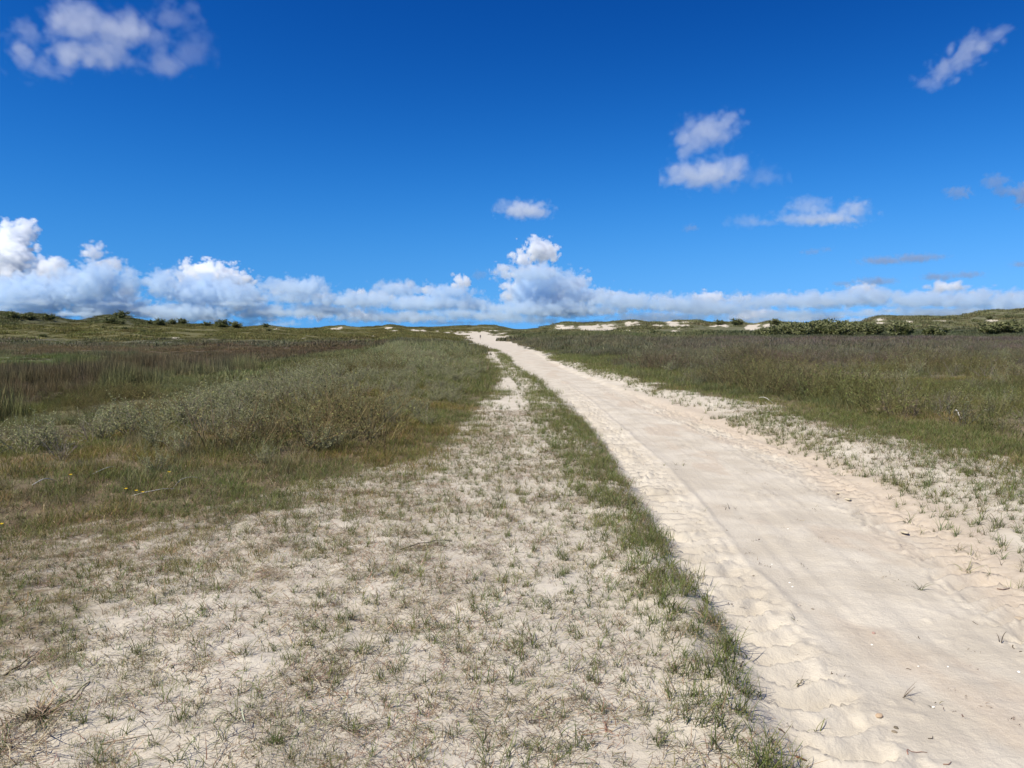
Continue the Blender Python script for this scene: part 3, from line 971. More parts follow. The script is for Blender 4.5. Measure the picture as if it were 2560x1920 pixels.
WILLOW = [shrub_data(700 + i, 15, (.24, .42), .019, 7.5, .06, .05) for i in range(6)]
BARE = [shrub_data(720 + i, 13, (.22, .44), .020, .5, .06, .14) for i in range(3)]
x, y = candidates(4.6, 7.2, 60)
rl, rr, rg, dl, dr = zones(x, y)
z = height(x, y, False)
_, rm = plant_col(x, y, z)
wb = lerp_tab(WBANK, y)
el = dl - x
n1 = fbm(x, y, 3, 3, 521)
p = sstep(.3, 1.2, el) * sstep(1.4, .2, el - wb) * sstep(7.6, 9.6, y + (n1 - .5) * 4 + el * .35) * (.62 + .4 * sstep(.3, .5, n1)) * (rm < .8)
k = rng.uniform(0, 1, len(x)) < p
x, y, z, n1, el, wb = x[k], y[k], z[k], n1[k], el[k], wb[k]
o_ = np.argsort(np.hypot(x, y))
shr = list(zip(x[o_], y[o_], z[o_], (el / wb)[o_]))
for i, (X, Y, Z, q) in enumerate(shr[:290]):
    s = rng.uniform(.50, .78) * (1 + .30 * sstep(.6, 1, q))
    if rng.uniform() < .12:
        place_shrub('twiggy_shrub', BARE[i % 3], (X, Y, Z), s, 'nearly leafless grey shrub in the thicket left of the sandy path', 'shrub', 'bare shrubs of the left thicket')
    elif q > .72 and Y < 26:
        place_shrub('willow_shrub', WILLOW[i % 6], (X, Y, Z), s * 1.1, 'pale grey-green willow shrub on the thicket rim above the brown rushes', 'shrub', 'willow shrubs on the thicket rim')
    elif Y < 18:
        place_shrub('willow_shrub', WILLOW[i % 6], (X, Y, Z), s, 'grey-green willow shrub in the near part of the left thicket', 'shrub', 'willow shrubs of the near thicket')
    else:
        place_shrub('willow_shrub', WILLOW[i % 6], (X, Y, Z), s, 'grey-green willow shrub in the far part of the left thicket', 'shrub', 'willow shrubs of the far thicket')
if True:
    a = np.array(shr[290:])

    def shrub_proto(i):
        r = np.random.default_rng(760 + i)
        v, f, c, s = twigs(r, 11, (.26, .48), .006, .28, STEMC, fork=3, lean=(.05, .85))
        return join((v, f, c), leaves_on(r, s, 3.2, .032, LEAFC, minz=.08))
    P_SHRUB = proto_collection('proto_shrub', shrub_proto, 5, M_INST)
    scatter('willow_thicket', P_SHRUB, 5, a[:, :3], rng.uniform(.55, .82, len(a)), var_tint(len(a), .9, 1.25, .05), 'grey-green willow scrub running back along the track')
print('shrubs', len(shr))
x, y = candidates(1.7, 9, 75)
rl, rr, rg, dl, dr = zones(x, y)
n1 = fbm(x, y, 3.2, 3, 533)
k = rng.uniform(0, 1, len(x)) < sstep(.8, 2.2, x - dr) * sstep(.40, .55, n1)
x, y = x[k], y[k]
ptsr = on_ground(x, y, False)
tr = var_tint(len(x), .62, 1.0, .05) * (np.array([.95, .92, 1.0]) * (1 - sstep(.45, .6, fbm(x, y, 5, 2, 535))[:, None] * .25))
scatter('low_scrub', P_SHRUB, 5, ptsr, rng.uniform(.45, .85, len(x)), tr, 'grey-green low scrub patched over the field right of the track')

# twiggy shrubs in the right-hand field
x, y = candidates(.6, 10, 45)
rl, rr, rg, dl, dr = zones(x, y)
n1 = fbm(x, y, 4, 2, 523)
k = rng.uniform(0, 1, len(x)) < sstep(.6, 2, x - dr) * sstep(.42, .6, n1) * .8
x, y = x[k], y[k]
z = height(x, y, False)
for i in range(min(len(x), 150)):
    bare = rng.uniform() < .6
    place_shrub('twiggy_shrub' if bare else 'willow_shrub', BARE[i % 3] if bare else WILLOW[i % 6], (x[i], y[i], z[i]), rng.uniform(.6, 1.1),
                'greyish leafless shrub in the grassy field right of the track' if bare else 'small grey-green willow shrub in the grassy field right of the track',
                'shrub', 'bare shrubs in the right field' if bare else 'willow shrubs in the right field')

# ---------------------------------------------------------------- dark bushes on the dunes
def bush_data(seed, size, n=15):
    r = np.random.default_rng(seed)
    v, f, c, s = twigs(r, n, (.5 * size, .95 * size), .035 * size, .10 * size, STEMC, fork=3, lean=(.1, 1.05), wob=.35)
    l = leaves_on(r, s, 8.5, .17 * size, [(.150, .160, .072), (.120, .132, .060), (.185, .188, .092)], minz=.06 * size)
    a = mesh_obj('stems', v, f, M_WOOD, attrs={'col': c}); b = mesh_obj('leaves', *l[:2], M_LEAF, attrs={'col': l[2]})
    da, db = a.data, b.data
    bpy.data.objects.remove(a); bpy.data.objects.remove(b)
    return da, db


BUSH = [bush_data(800 + i, 1.0) for i in range(5)]


def ray_ground(px, py, rmin=30, rmax=700):
    """where the line of sight through a photograph pixel meets the land"""
    X = (px - 1280) / FPX; Yv = (960 - py) / FPX
    d = np.array([X, math.cos(PITCH) + Yv * math.sin(PITCH), -math.sin(PITCH) + Yv * math.cos(PITCH)])
    tt = np.linspace(rmin, rmax, 4000)
    q = np.array([0, 0, CAM_H]) + tt[:, None] * d
    hgt = height(q[:, 0], q[:, 1], False)
    hit = np.nonzero(q[:, 2] < hgt)[0]
    if len(hit):
        i = hit[0]
    else:
        i = int(np.argmin(q[:, 2] - hgt))
    return q[i, 0], q[i, 1], hgt[i]


LEFT_BUSH = [(283, 809, 30, 'wide dark bush on the upper slope of the left dune'), (303, 811, 22, 'dark bush joined to the wide one high on the left dune'),
             (258, 821, 11, 'small dark bush low on the left dune below the wide pair'), (311, 823, 12, 'small dark bush under the right end of the wide pair'),
             (355, 832, 15, 'flat dark bush at the foot of the left dune'), (108, 843, 16, 'dark bush in the grass at the foot of the dune, far left'),
             (431, 811, 22, 'round dark bush standing on the dune crest, left of a pair'), (453, 810, 22, 'round dark bush standing on the dune crest, right of a pair'),
             (400, 816, 30, 'broad dark bush just below the crest, left of the round pair'), (375, 812, 20, 'dark bush on the falling crest of the left dune'),
             (515, 815, 20, 'grey-green bush on the crest right of the round pair'), (560, 819, 34, 'low dark hedge-like bush on the crest'), (590, 820, 26, 'low dark bush at the right end of the crest scrub'),
             (672, 827, 12, 'lone round bush on the slope below the middle skyline'), (788, 823, 9, 'tiny lone bush on the middle skyline'),
             (665, 818, 18, 'low dark bush on the middle skyline'), (30, 797, 28, 'dark scrub bush on the crest at the left frame edge'), (75, 799, 26, 'dark scrub bush on the left crest, second from the frame edge'),
             (120, 801, 26, 'dark scrub bush on the left crest, third from the frame edge'), (300, 796, 30, 'low bush along the highest left crest')]
for i, (px, py, w, lab) in enumerate(LEFT_BUSH):
    X, Y, Z = ray_ground(px, py)
    dist = math.hypot(X, Y); size = w / FPX * dist
    place_shrub('dune_bush', BUSH[i % 5], (X, Y, Z - .15), size * .72, lab, 'bush', 'dark bushes on the left dunes', sz=.72)
RB = np.random.default_rng(5)
nb = 0
ORD = ['first', 'second', 'third', 'fourth', 'fifth', 'sixth', 'seventh', 'eighth', 'ninth', 'tenth', 'eleventh', 'twelfth', 'thirteenth', 'fourteenth', 'fifteenth', 'sixteenth', 'seventeenth', 'eighteenth', 'nineteenth', 'twentieth']
for i, px in enumerate(np.linspace(1900, 2180, 40)):
    top = np.interp(px, [1880, 1930, 1998, 2067, 2103, 2133, 2168, 2200], [818, 813, 808, 803, 803, 808, 809, 816]) + RB.uniform(-2.5, 5)
    Y = 135 + RB.uniform(-20, 22); X = (px + RB.uniform(-4, 4) - 1280) / FPX * Y
    Z = float(height(np.array([X]), np.array([Y]), False)[0])
    zt = CAM_H + (822 - top) / FPX * Y
    s = max(zt - Z, .7)
    side = '%s bush from the left end' % ORD[i] if i < 20 else '%s bush from the right end' % ORD[39 - i]
    e = place_shrub('buckthorn_bush', BUSH[int(RB.integers(0, 5))], (X, Y, Z - .1), s * RB.uniform(.95, 1.25), side + ' of the olive hedge on the right skyline', 'bush', 'bushes of the hedge on the right skyline', sz=.85)
    nb += 1
for px, py, w, lab in [(1300 + 1100 * .30, 838, 30, 'dark low bush in the far field right of the track'), (1800, 812, 24, 'rounded bush between sand patches on the right dune'),
                       (1842, 812, 30, 'big rounded bush left of the pale sand gap on the right dune'), (1935, 811, 26, 'brownish bush right of the pale sand gap'),
                       (2437, 803, 12, 'small dark bush on the crest toward the right edge'), (2476, 798, 16, 'dark bush on the crest above a sand patch, right'), (2514, 798, 20, 'dark bush on the crest near the right edge'),
                       (2250, 842, 60, 'long dark bush at the dune foot, right'), (2340, 842, 50, 'dark bush at the dune foot beside the long one'), (2480, 836, 46, 'dark bush on the slope near the right edge'), (2530, 834, 50, 'dark bush at the right edge of the frame')]:
    X, Y, Z = ray_ground(px, py)
    size = w / FPX * math.hypot(X, Y)
    place_shrub('dune_bush', BUSH[int(RB.integers(0, 5))], (X, Y, Z - .15), size * .72, lab, 'bush', 'dark bushes on the right dunes', sz=.7)

# ---------------------------------------------------------------- clouds: real volumes, kilometres away
crng = np.random.default_rng(77)


def band_noise(shape, cell):
    """smooth random field with features about CELL voxels long (per axis)"""
    k = [np.fft.fftfreq(shape[0])[:, None, None] * cell[0], np.fft.fftfreq(shape[1])[None, :, None] * cell[1], np.fft.rfftfreq(shape[2])[None, None, :] * cell[2]]
    kk = np.sqrt(k[0] ** 2 + k[1] ** 2 + k[2] ** 2)
    n = np.fft.irfftn(np.fft.rfftn(crng.standard_normal(shape)) * np.exp(-((kk - 1) / .45) ** 2), s=shape)
    return (n / n.std()).astype(np.float32)


def cloud_material(name, density, albedo):
    m, t = new_mat(name); g = G(t)
    o = g.n('ShaderNodeOutputMaterial'); v = g.n('ShaderNodeVolumePrincipled')
    v.inputs['Color'].default_value = (*albedo, 1); v.inputs['Density'].default_value = density; v.inputs['Anisotropy'].default_value = .15
    g.l(v.outputs[0], o.inputs['Volume'])
    return m


def cloud(dist, puffs, label, sigma=.2,  step=2.6, dstep=None, amp=.35, edge=8.0, cells=(34, 17, 8.5, 4.5), depth=None, name='cloud', albedo=(.965, .98, 1.0), stretch=1.0, depth_jit=.3, shrink=0.0, gain=.55):  # faint blue in the default albedo stands in for aerial haze
    """puffs: (x, y, half width, half height[, weight]) in photograph pixels seen at DIST; built as a density grid of that real size"""
    pf = [(p + (1.0,))[:5] for p in puffs]
    pad = 14
    x0 = min(p[0] - p[2] for p in pf) - pad; x1 = max(p[0] + p[2] for p in pf) + pad
    y0 = min(p[1] - p[3] for p in pf) - pad; y1 = max(p[1] + p[3] for p in pf) + pad
    dstep = dstep or step * 1.5
    rd = depth or max(.8 * (p[2] + p[3]) * .5 for p in pf) + 6
    nx, nz, ny = int((x1 - x0) / step) + 1, int((y1 - y0) / step) + 1, int(2 * rd / dstep) + 1
    ax = x0 + np.arange(nx) * step; az = y1 - np.arange(nz) * step; ay = -rd + np.arange(ny) * dstep
    Sf = np.full((nx, ny, nz), -1e3, np.float32); Wt = np.zeros((nx, ny, nz), np.float32); Rl = np.ones((nx, ny, nz), np.float32)
    for (cx, cy, rx, rz, w) in pf:
        ry = min(.8 * (rx + rz) * .5, rd * .95)
        cyd = crng.uniform(-1, 1) * max(rd - ry, 0) * depth_jit * 2
        m = 1.5
        i0, i1 = np.searchsorted(ax, [cx - rx * m, cx + rx * m]); j0, j1 = np.searchsorted(ay, [cyd - ry * m, cyd + ry * m]); k0, k1 = np.searchsorted(-az, [-(cy + rz * m), -(cy - rz * m)])
        X = (ax[i0:i1] - cx)[:, None, None] / rx; Y = (ay[j0:j1] - cyd)[None, :, None] / ry; Z = (az[k0:k1] - cy)[None, None, :] / rz
        # flat-bottomed: steeper below the middle
        Z = np.where(Z > 0, Z * 1.25, Z)
        s = (1 - np.sqrt(X * X + Y * Y + Z * Z)) * min(rx, rz)
        sub = Sf[i0:i1, j0:j1, k0:k1]; wsub = Wt[i0:i1, j0:j1, k0:k1]; Rl[i0:i1, j0:j1, k0:k1][s > sub] = min(rx, rz)
        better = s > sub
        wsub[better] = np.broadcast_to(np.float32(w), s.shape)[better]
        sub[better] = s[better]
    noise = np.zeros_like(Sf); a = 1.0; tot = 0
    for c in cells:
        cc = (c / step * stretch, c / dstep, c / step)
        if c / dstep < 1.6: cc = (c / step * stretch, 1.6, c / step)
        noise += a * (np.abs(band_noise(Sf.shape, cc)) - .8); tot += a; a *= gain
    rho = np.clip((Sf + (noise - shrink) * amp * np.minimum(Rl, 34) * .5) / np.minimum(edge, Rl * .8), 0, 1)
    rho = (rho * rho * (3 - 2 * rho) * Wt).astype(np.float32)
    rho[0] = rho[-1] = 0; rho[:, 0] = rho[:, -1] = 0; rho[:, :, 0] = rho[:, :, -1] = 0
    mpp = dist / FPX                                     # metres per pixel at that distance
    size = np.array([(nx - 1) * step, (ny - 1) * dstep, (nz - 1) * step]) * mpp
    cx, cy = (ax[0] + ax[-1]) / 2, (az[0] + az[-1]) / 2
    Yv = (960 - cy) / FPX
    d = np.array([(cx - 1280) / FPX, math.cos(PITCH) + Yv * math.sin(PITCH), -math.sin(PITCH) + Yv * math.cos(PITCH)])
    loc = np.array([0, 0, CAM_H]) + d * dist
    me = bpy.data.meshes.new(name)
    me.vertices.add(rho.size)
    at = me.attributes.new('rho', 'FLOAT', 'POINT'); at.data.foreach_set('value', rho.ravel())
    ob = link(bpy.data.objects.new(name, me)); ob.location = loc
    ng = bpy.data.node_groups.new(name, 'GeometryNodeTree')
    ng.interface.new_socket('Geometry', in_out='INPUT', socket_type='NodeSocketGeometry')
    ng.interface.new_socket('Geometry', in_out='OUTPUT', socket_type='NodeSocketGeometry')
    L = ng.links
    gi = nn(ng, 'NodeGroupInput'); go = nn(ng, 'NodeGroupOutput'); vc = nn(ng, 'GeometryNodeVolumeCube')
    hs = size / 2
    vc.inputs['Min'].default_value = tuple(-hs); vc.inputs['Max'].default_value = tuple(hs)
    for nm, v in (('X', nx), ('Y', ny), ('Z', nz)): vc.inputs['Resolution ' + nm].default_value = v
    u = nn(ng, 'GeometryNodeInputPosition').outputs[0]
    for op, val in (('ADD', tuple(hs)), ('MULTIPLY', tuple((np.array([nx, ny, nz]) - 1) / size)), ('ADD', (.5, .5, .5)), ('FLOOR', None)):
        q = nn(ng, 'ShaderNodeVectorMath', operation=op); L.new(u, q.inputs[0])
        if val is not None: q.inputs[1].default_value = val
        u = q.outputs[0]
    sx = nn(ng, 'ShaderNodeSeparateXYZ'); L.new(u, sx.inputs[0])

    def imath(op, a, b):
        q = nn(ng, 'FunctionNodeIntegerMath', operation=op)
        for s_, v in ((q.inputs[0], a), (q.inputs[1], b)):
            if isinstance(v, int): s_.default_value = v
            else: L.new(v, s_)
        return q.outputs[0]
    ii = []
    for k in range(3):
        q = nn(ng, 'FunctionNodeFloatToInt'); L.new(sx.outputs[k], q.inputs[0]); ii.append(q.outputs[0])
    idx = imath('ADD', imath('ADD', imath('MULTIPLY', ii[0], ny * nz), imath('MULTIPLY', ii[1], nz)), ii[2])
    na = nn(ng, 'GeometryNodeInputNamedAttribute', data_type='FLOAT'); na.inputs['Name'].default_value = 'rho'
    si = nn(ng, 'GeometryNodeSampleIndex', data_type='FLOAT', domain='POINT', clamp=True)
    L.new(gi.outputs[0], si.inputs['Geometry']); L.new(na.outputs[0], si.inputs[1]); L.new(idx, si.inputs['Index'])
    L.new(si.outputs[0], vc.inputs['Density'])
    sm = nn(ng, 'GeometryNodeSetMaterial'); sm.inputs['Material'].default_value = cloud_material('cloud_vapour', sigma / mpp, albedo)
    L.new(vc.outputs[0], sm.inputs[0]); L.new(sm.outputs[0], go.inputs[0])
    md = ob.modifiers.new('vapour', 'NODES'); md.node_group = ng
    tag(ob, label, kind='stuff')
    return ob


HEADS = [(22, 598, 42, 46), (34, 566, 24, 26), (6, 655, 62, 56), (62, 640, 30, 40), (122, 690, 58, 38, .8), (150, 672, 34, 24), (20, 700, 60, 40, .8), (-60, 660, 90, 90),
         (55, 735, 60, 26, .6), (170, 742, 50, 22, .5), (262, 638, 30, 22, .7), (246, 658, 42, 20, .6), (300, 664, 26, 16, .5),
         (510, 688, 76, 34, 1.3), (476, 694, 40, 26, 1.3), (558, 696, 42, 24, 1.3), (733, 722, 26, 13), (690, 730, 36, 10, .5),
         (1155, 711, 25, 20, 1.3), (890, 731, 20, 17), (938, 740, 32, 16, .8), (1000, 718, 50, 11, .5), (1075, 728, 34, 16, .8), (1020, 748, 36, 12, .7),
         (1340, 636, 40, 27, 1.4), (1306, 643, 26, 21, 1.4), (1373, 632, 23, 26, 1.4), (1355, 614, 26, 18, 1.4), (1330, 676, 74, 18, .7), (1288, 728, 32, 26, .8), (1268, 748, 26, 14, .8),
         (1440, 706, 38, 20), (1412, 722, 46, 18, .8), (1502, 738, 46, 16, .8), (1570, 742, 50, 14, .8), (1395, 740, 30, 18, .8),
         (1790, 744, 42, 17), (1842, 748, 34, 12), (1895, 788, 64, 15, .7), (1935, 778, 40, 9, .7), (2148, 722, 38, 15), (2345, 721, 42, 15), (2385, 732, 26, 15, .8),
         (2545, 746, 40, 16, .7), (2490, 762, 40, 10, .5), (2010, 745, 30, 9, .5), (615, 770, 26, 10), (410, 782, 30, 15), (440, 786, 22, 18), (778, 786, 22, 14), (880, 784, 26, 13), (930, 790, 26, 10, .7),
         (1010, 786, 22, 13, .7), (1080, 796, 26, 9, .6), (240, 800, 46, 9, .6), (520, 796, 40, 8, .6), (1250, 790, 30, 10, .6), (1330, 776, 40, 8, .6), (1640, 785, 36, 8, .5), (1740, 776, 34, 7, .5),
         (2230, 776, 40, 7, .5), (2420, 782, 44, 8, .5), (2100, 792, 60, 6, .5)]
SHADE_TINTED = [(60, 740, 130, 46), (190, 725, 70, 50), (270, 710, 56, 46), (330, 715, 36, 34, .8), (250, 770, 110, 30), (20, 790, 130, 22),
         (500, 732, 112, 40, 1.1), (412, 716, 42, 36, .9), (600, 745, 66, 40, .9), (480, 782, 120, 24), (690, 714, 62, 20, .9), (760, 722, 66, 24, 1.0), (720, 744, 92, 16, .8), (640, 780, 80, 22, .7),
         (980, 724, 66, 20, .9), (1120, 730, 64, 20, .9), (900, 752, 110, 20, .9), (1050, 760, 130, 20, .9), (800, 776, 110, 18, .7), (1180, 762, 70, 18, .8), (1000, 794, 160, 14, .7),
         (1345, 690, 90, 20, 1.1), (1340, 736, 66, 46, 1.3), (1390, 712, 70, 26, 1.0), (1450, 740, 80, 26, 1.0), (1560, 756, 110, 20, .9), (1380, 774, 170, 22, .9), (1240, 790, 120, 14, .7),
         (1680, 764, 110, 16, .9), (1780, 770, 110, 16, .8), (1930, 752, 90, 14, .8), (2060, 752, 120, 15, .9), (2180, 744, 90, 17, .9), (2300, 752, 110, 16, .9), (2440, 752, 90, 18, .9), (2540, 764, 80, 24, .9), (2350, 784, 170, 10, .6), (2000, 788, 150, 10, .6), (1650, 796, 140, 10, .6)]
SHADE_TINTED = [(p[0], p[1], p[2], p[3] * (1.45 if p[0] > 1600 else 1.1)) + p[4:] for p in SHADE_TINTED]
HEADS += [(1705, 752, 34, 11, .8), (1950, 742, 36, 11, .8), (2060, 740, 30, 10, .7), (2230, 736, 38, 12, .8), (2290, 744, 30, 10, .7), (2440, 740, 40, 13, .9), (2510, 748, 30, 12, .8), (1660, 742, 30, 10, .7), (800, 740, 34, 12, .8), (640, 748, 34, 11, .7), (350, 735, 30, 16, .7)]
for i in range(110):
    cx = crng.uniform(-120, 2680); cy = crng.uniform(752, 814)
    SHADE_TINTED.append((cx, cy, crng.uniform(26, 90), crng.uniform(6, 13), crng.uniform(.25, .8)))
for i in range(70):
    cx = crng.uniform(-120, 2680); cy = crng.uniform(745, 806)
    HEADS.append((cx, cy, crng.uniform(12, 34), crng.uniform(5, 11), crng.uniform(.2, .6)))
cloud(17000, HEADS, 'bright cumulus heads rising from the cloud bank along the horizon', sigma=.075, step=2.7, dstep=7.0, amp=.75, edge=6.0, cells=(40, 20, 10), gain=.55, depth=110, depth_jit=.45, name='cumulus_heads', albedo=(.97, .985, 1.0), shrink=.1)  # albedo keeps a trace of blue in place of distance haze
cloud(13500, SHADE_TINTED, 'cloud bank coloured grey-blue for shade and haze, lying low along the whole horizon', sigma=.046, step=3.0, dstep=8.0, amp=.7, edge=9.0, cells=(44, 22, 11), gain=.6, depth=110, depth_jit=.45, name='cloud_bank', albedo=(.74, .855, .955), shrink=-.05)  # darker grey-blue albedo paints in overhead cloud shadow and aerial haze
cloud(4000, [(205, 62, 95, 62), (300, 85, 95, 55), (165, 128, 70, 50), (255, 140, 95, 45, .8), (385, 95, 60, 40, .5), (45, 125, 36, 58, .7), (70, 95, 38, 40, .5),
             (440, 55, 62, 40, .35), (480, 125, 60, 50, .3), (400, 160, 70, 38, .4), (120, 175, 70, 26, .4)], 'large ragged white cloud at the upper left', sigma=.0090, step=3.4, amp=.8, edge=46, cells=(90, 45, 22), shrink=-.25)
cloud(5000, [(2320, 205, 45, 24, .7), (2360, 180, 45, 28), (2405, 150, 48, 30), (2440, 120, 45, 30), (2475, 95, 42, 26, .8), (2505, 78, 30, 18, .6)], 'slanting wispy cloud streak at the upper right', sigma=.0100, step=3.0, amp=.7, edge=26, cells=(60, 30, 15), shrink=-.3)
cloud(5000, [(1775, 330, 72, 48, .8), (1730, 352, 46, 55, .8), (1822, 298, 42, 32, .7), (1762, 440, 96, 42, 1.2), (1700, 432, 40, 40), (1832, 428, 40, 42), (1905, 442, 62, 26, .25)],
      'double white cloud puff high in the right half', sigma=.0125, step=3.0, amp=.7, edge=30, cells=(60, 30, 15), shrink=-.3)
cloud(8000, [(1310, 526, 68, 26, 1.2), (1342, 531, 42, 23, 1.1), (1262, 514, 30, 20, .6)], 'small white lens-shaped cloud in mid sky above the track', sigma=.020, step=2.6, amp=.5, edge=18, cells=(36, 18, 9), shrink=-.3)
cloud(7000, [(2060, 547, 105, 21), (2140, 522, 40, 26), (2030, 518, 52, 27, .6), (1975, 546, 40, 18), (1875, 552, 52, 18, .4), (1915, 556, 50, 12, .4)], 'long white cloud with a faint tail at right', sigma=.016, step=2.6, amp=.6, edge=18, cells=(40, 20, 10), shrink=-.4)
for (pf, lab) in (([(1725, 570, 24, 10)], 'tiny grey cloud scrap left of the long white cloud'), ([(2395, 482, 32, 16)], 'faint small cloud puff right of the long white cloud'),
                  ([(2490, 455, 30, 20, .8), (2520, 478, 36, 14)], 'faint cloud wisp near the right edge'), ([(2562, 490, 22, 34, 1.6)], 'cloud cut off by the right edge'),
                  ([(2030, 630, 26, 9), (2068, 624, 16, 8)], 'thin grey cloud scrap below the long white cloud'), ([(2210, 652, 62, 11, 1.4), (2290, 646, 60, 12, 1.4), (2345, 642, 36, 8)], 'long thin grey cloud streak low at right'),
                  ([(2345, 692, 48, 11, 1.4), (2420, 688, 46, 10, 1.2)], 'thin grey streak just above the bank at right'), ([(2190, 704, 52, 12, 1.4), (2110, 709, 34, 7)], 'thin grey streak over a white puff of the bank at right'),
                  ([(2552, 662, 32, 10)], 'grey scrap at the right edge above the bank'), ([(1198, 688, 22, 12)], 'faint pinkish scrap left of the central cloud tower')):
    cloud(9000, pf, lab, sigma=.020, step=2.4, amp=.6, edge=9, cells=(26, 13, 7), shrink=-.4, albedo=(.52, .60, .74))

# ---------------------------------------------------------------- small things on and beside the track
irng = np.random.default_rng(99)


def spot(px, py):
    """the place on the near ground that the photograph shows at this pixel"""
    X = (px - 1280) / FPX; Yv = (960 - py) / FPX
    d = np.array([X, math.cos(PITCH) + Yv * math.sin(PITCH), -math.sin(PITCH) + Yv * math.cos(PITCH)])
    t = -CAM_H / d[2]
    for _ in range(6):
        p = np.array([0, 0, CAM_H]) + d * t
        t = (float(height(p[0:1], p[1:2])[0]) - CAM_H) / d[2]
    p = np.array([0, 0, CAM_H]) + d * t
    return p


def add(name, geo, mat, loc, label, cat, group=None, rz=0.0, scale=1.0):
    o = link(mesh_obj(name, geo[0], geo[1], mat, attrs={'col': geo[2]}))
    o.location = loc; o.rotation_euler = (0, 0, rz); o.scale = (scale,) * 3
    return tag(o, label, cat, group)


M_LITTER = plant_material('withered_stalks', False, trans=.05, rough=.8)
DARK = [(.10, .075, .055), (.14, .10, .07), (.085, .065, .05)]

# lone tufts standing in the bare track
for px, py, n, h, cols, lab in (
        (1763, 1278, 4, (.06, .10), DARK + GREEN[:1], 'thin dark sprig left of the row of bare stalks on the track'),
        (1815, 1274, 2, (.09, .13), DARK, 'leftmost upright bare stalk of the row on the track'),
        (1826, 1273, 2, (.07, .11), DARK, 'middle upright bare stalk of the row on the track'),
        (1837, 1272, 3, (.08, .12), DARK, 'rightmost forked bare stalk of the row on the track'),
        (1871, 1383, 3, (.06, .10), DARK, 'short bent blade alone on the left half of the track'),
        (2300, 1475, 11, (.07, .13), GREEN[:2] + DARK[:1], 'splayed green tuft alone in the middle of the track at right'),
        (2258, 1742, 6, (.07, .12), DARK, 'withered claw-like tuft on bare sand at the lower right'),
        (1988, 1552, 5, (.05, .09), GREEN + DARK, 'forked little sprig beside the left wheel rut'),
        (2502, 1604, 2, (.07, .10), DARK, 'single leaning stalk near the right frame edge'),
        (1709, 1165, 4, (.05, .09), GREEN + DARK, 'left of three tiny sprigs far up the track'),
        (1690, 1163, 4, (.05, .09), GREEN + DARK, 'middle of three tiny sprigs far up the track'),
        (1660, 1164, 5, (.05, .09), GREEN + DARK, 'right-leaning tiny sprig far up the track'),
        (1555, 1075, 3, (.08, .13), GREEN, 'upright green blade in the middle of the far track'),
        (2424, 1385, 4, (.05, .09), GREEN + DARK, 'small sprig on damp sand below the right verge'),
        (2505, 1412, 2, (.09, .12), DARK, 'thin upright stalk on damp sand near the right edge'),
        (2046, 1830, 5, (.06, .12), GREEN + DARK, 'crooked sprig at the edge of the big tread mark, bottom'),
        (1995, 1708, 4, (.05, .10), GREEN + DARK, 'bent sprig on the broken rim of the left rut')):
    g_ = blades(irng, n, h, .0040, .012, (.1, .95), (.4, 1.7), cols, [1] * len(cols), levels=6)
    add('sand_sprig', g_, M_PLANT, spot(px, py), lab, 'grass sprig', 'sprigs standing in the bare track')


def stick(points, rad, cols):
    P = np.array(points, float); n = len(P)
    rr_ = np.linspace(rad, rad * .5, n)
    V = []
    for i in range(n):
        d = P[min(i + 1, n - 1)] - P[max(i - 1, 0)]; d /= np.linalg.norm(d)
        u = np.cross(d, [0, 0, 1.]); u /= np.linalg.norm(u) + 1e-9; v = np.cross(d, u)
        for k in range(6):
            a = k * math.pi / 3
            V.append(P[i] + (u * math.cos(a) + v * math.sin(a)) * rr_[i] * (1 + .15 * math.sin(5 * i + k)))
    F = []
    for i in range(n - 1):
        for k in range(6):
            a, b = i * 6 + k, i * 6 + (k + 1) % 6
            F += [(a, b, b + 6), (a, b + 6, a + 6)]
    F += [(0, k + 1, k) for k in range(1, 5)] + [((n - 1) * 6, (n - 1) * 6 + k, (n - 1) * 6 + k + 1) for k in range(1, 5)]
    c = np.array(cols[0]) * irng.uniform(.8, 1.2, (len(V), 1))
    return np.array(V), np.array(F), c


def bent(px0, py0, px1, py1, sag, lift, rad, col, n=7):
    """a stalk lying between two spots of the photograph"""
    a, b = spot(px0, py0), spot(px1, py1)
    ln = np.linalg.norm(b - a)
    side = np.cross((b - a) / ln, [0, 0, 1.])
    pts = []
    for i in range(n):
        t = i / (n - 1)
        p = a + (b - a) * t + side * sag * ln * math.sin(math.pi * t) * (1 + .3 * math.sin(7 * t))
        p[2] = float(height(p[0:1], p[1:2])[0]) + rad * .7 + lift * math.sin(math.pi * t)
        pts.append(p - a)
    return a, stick(pts, rad, [col])


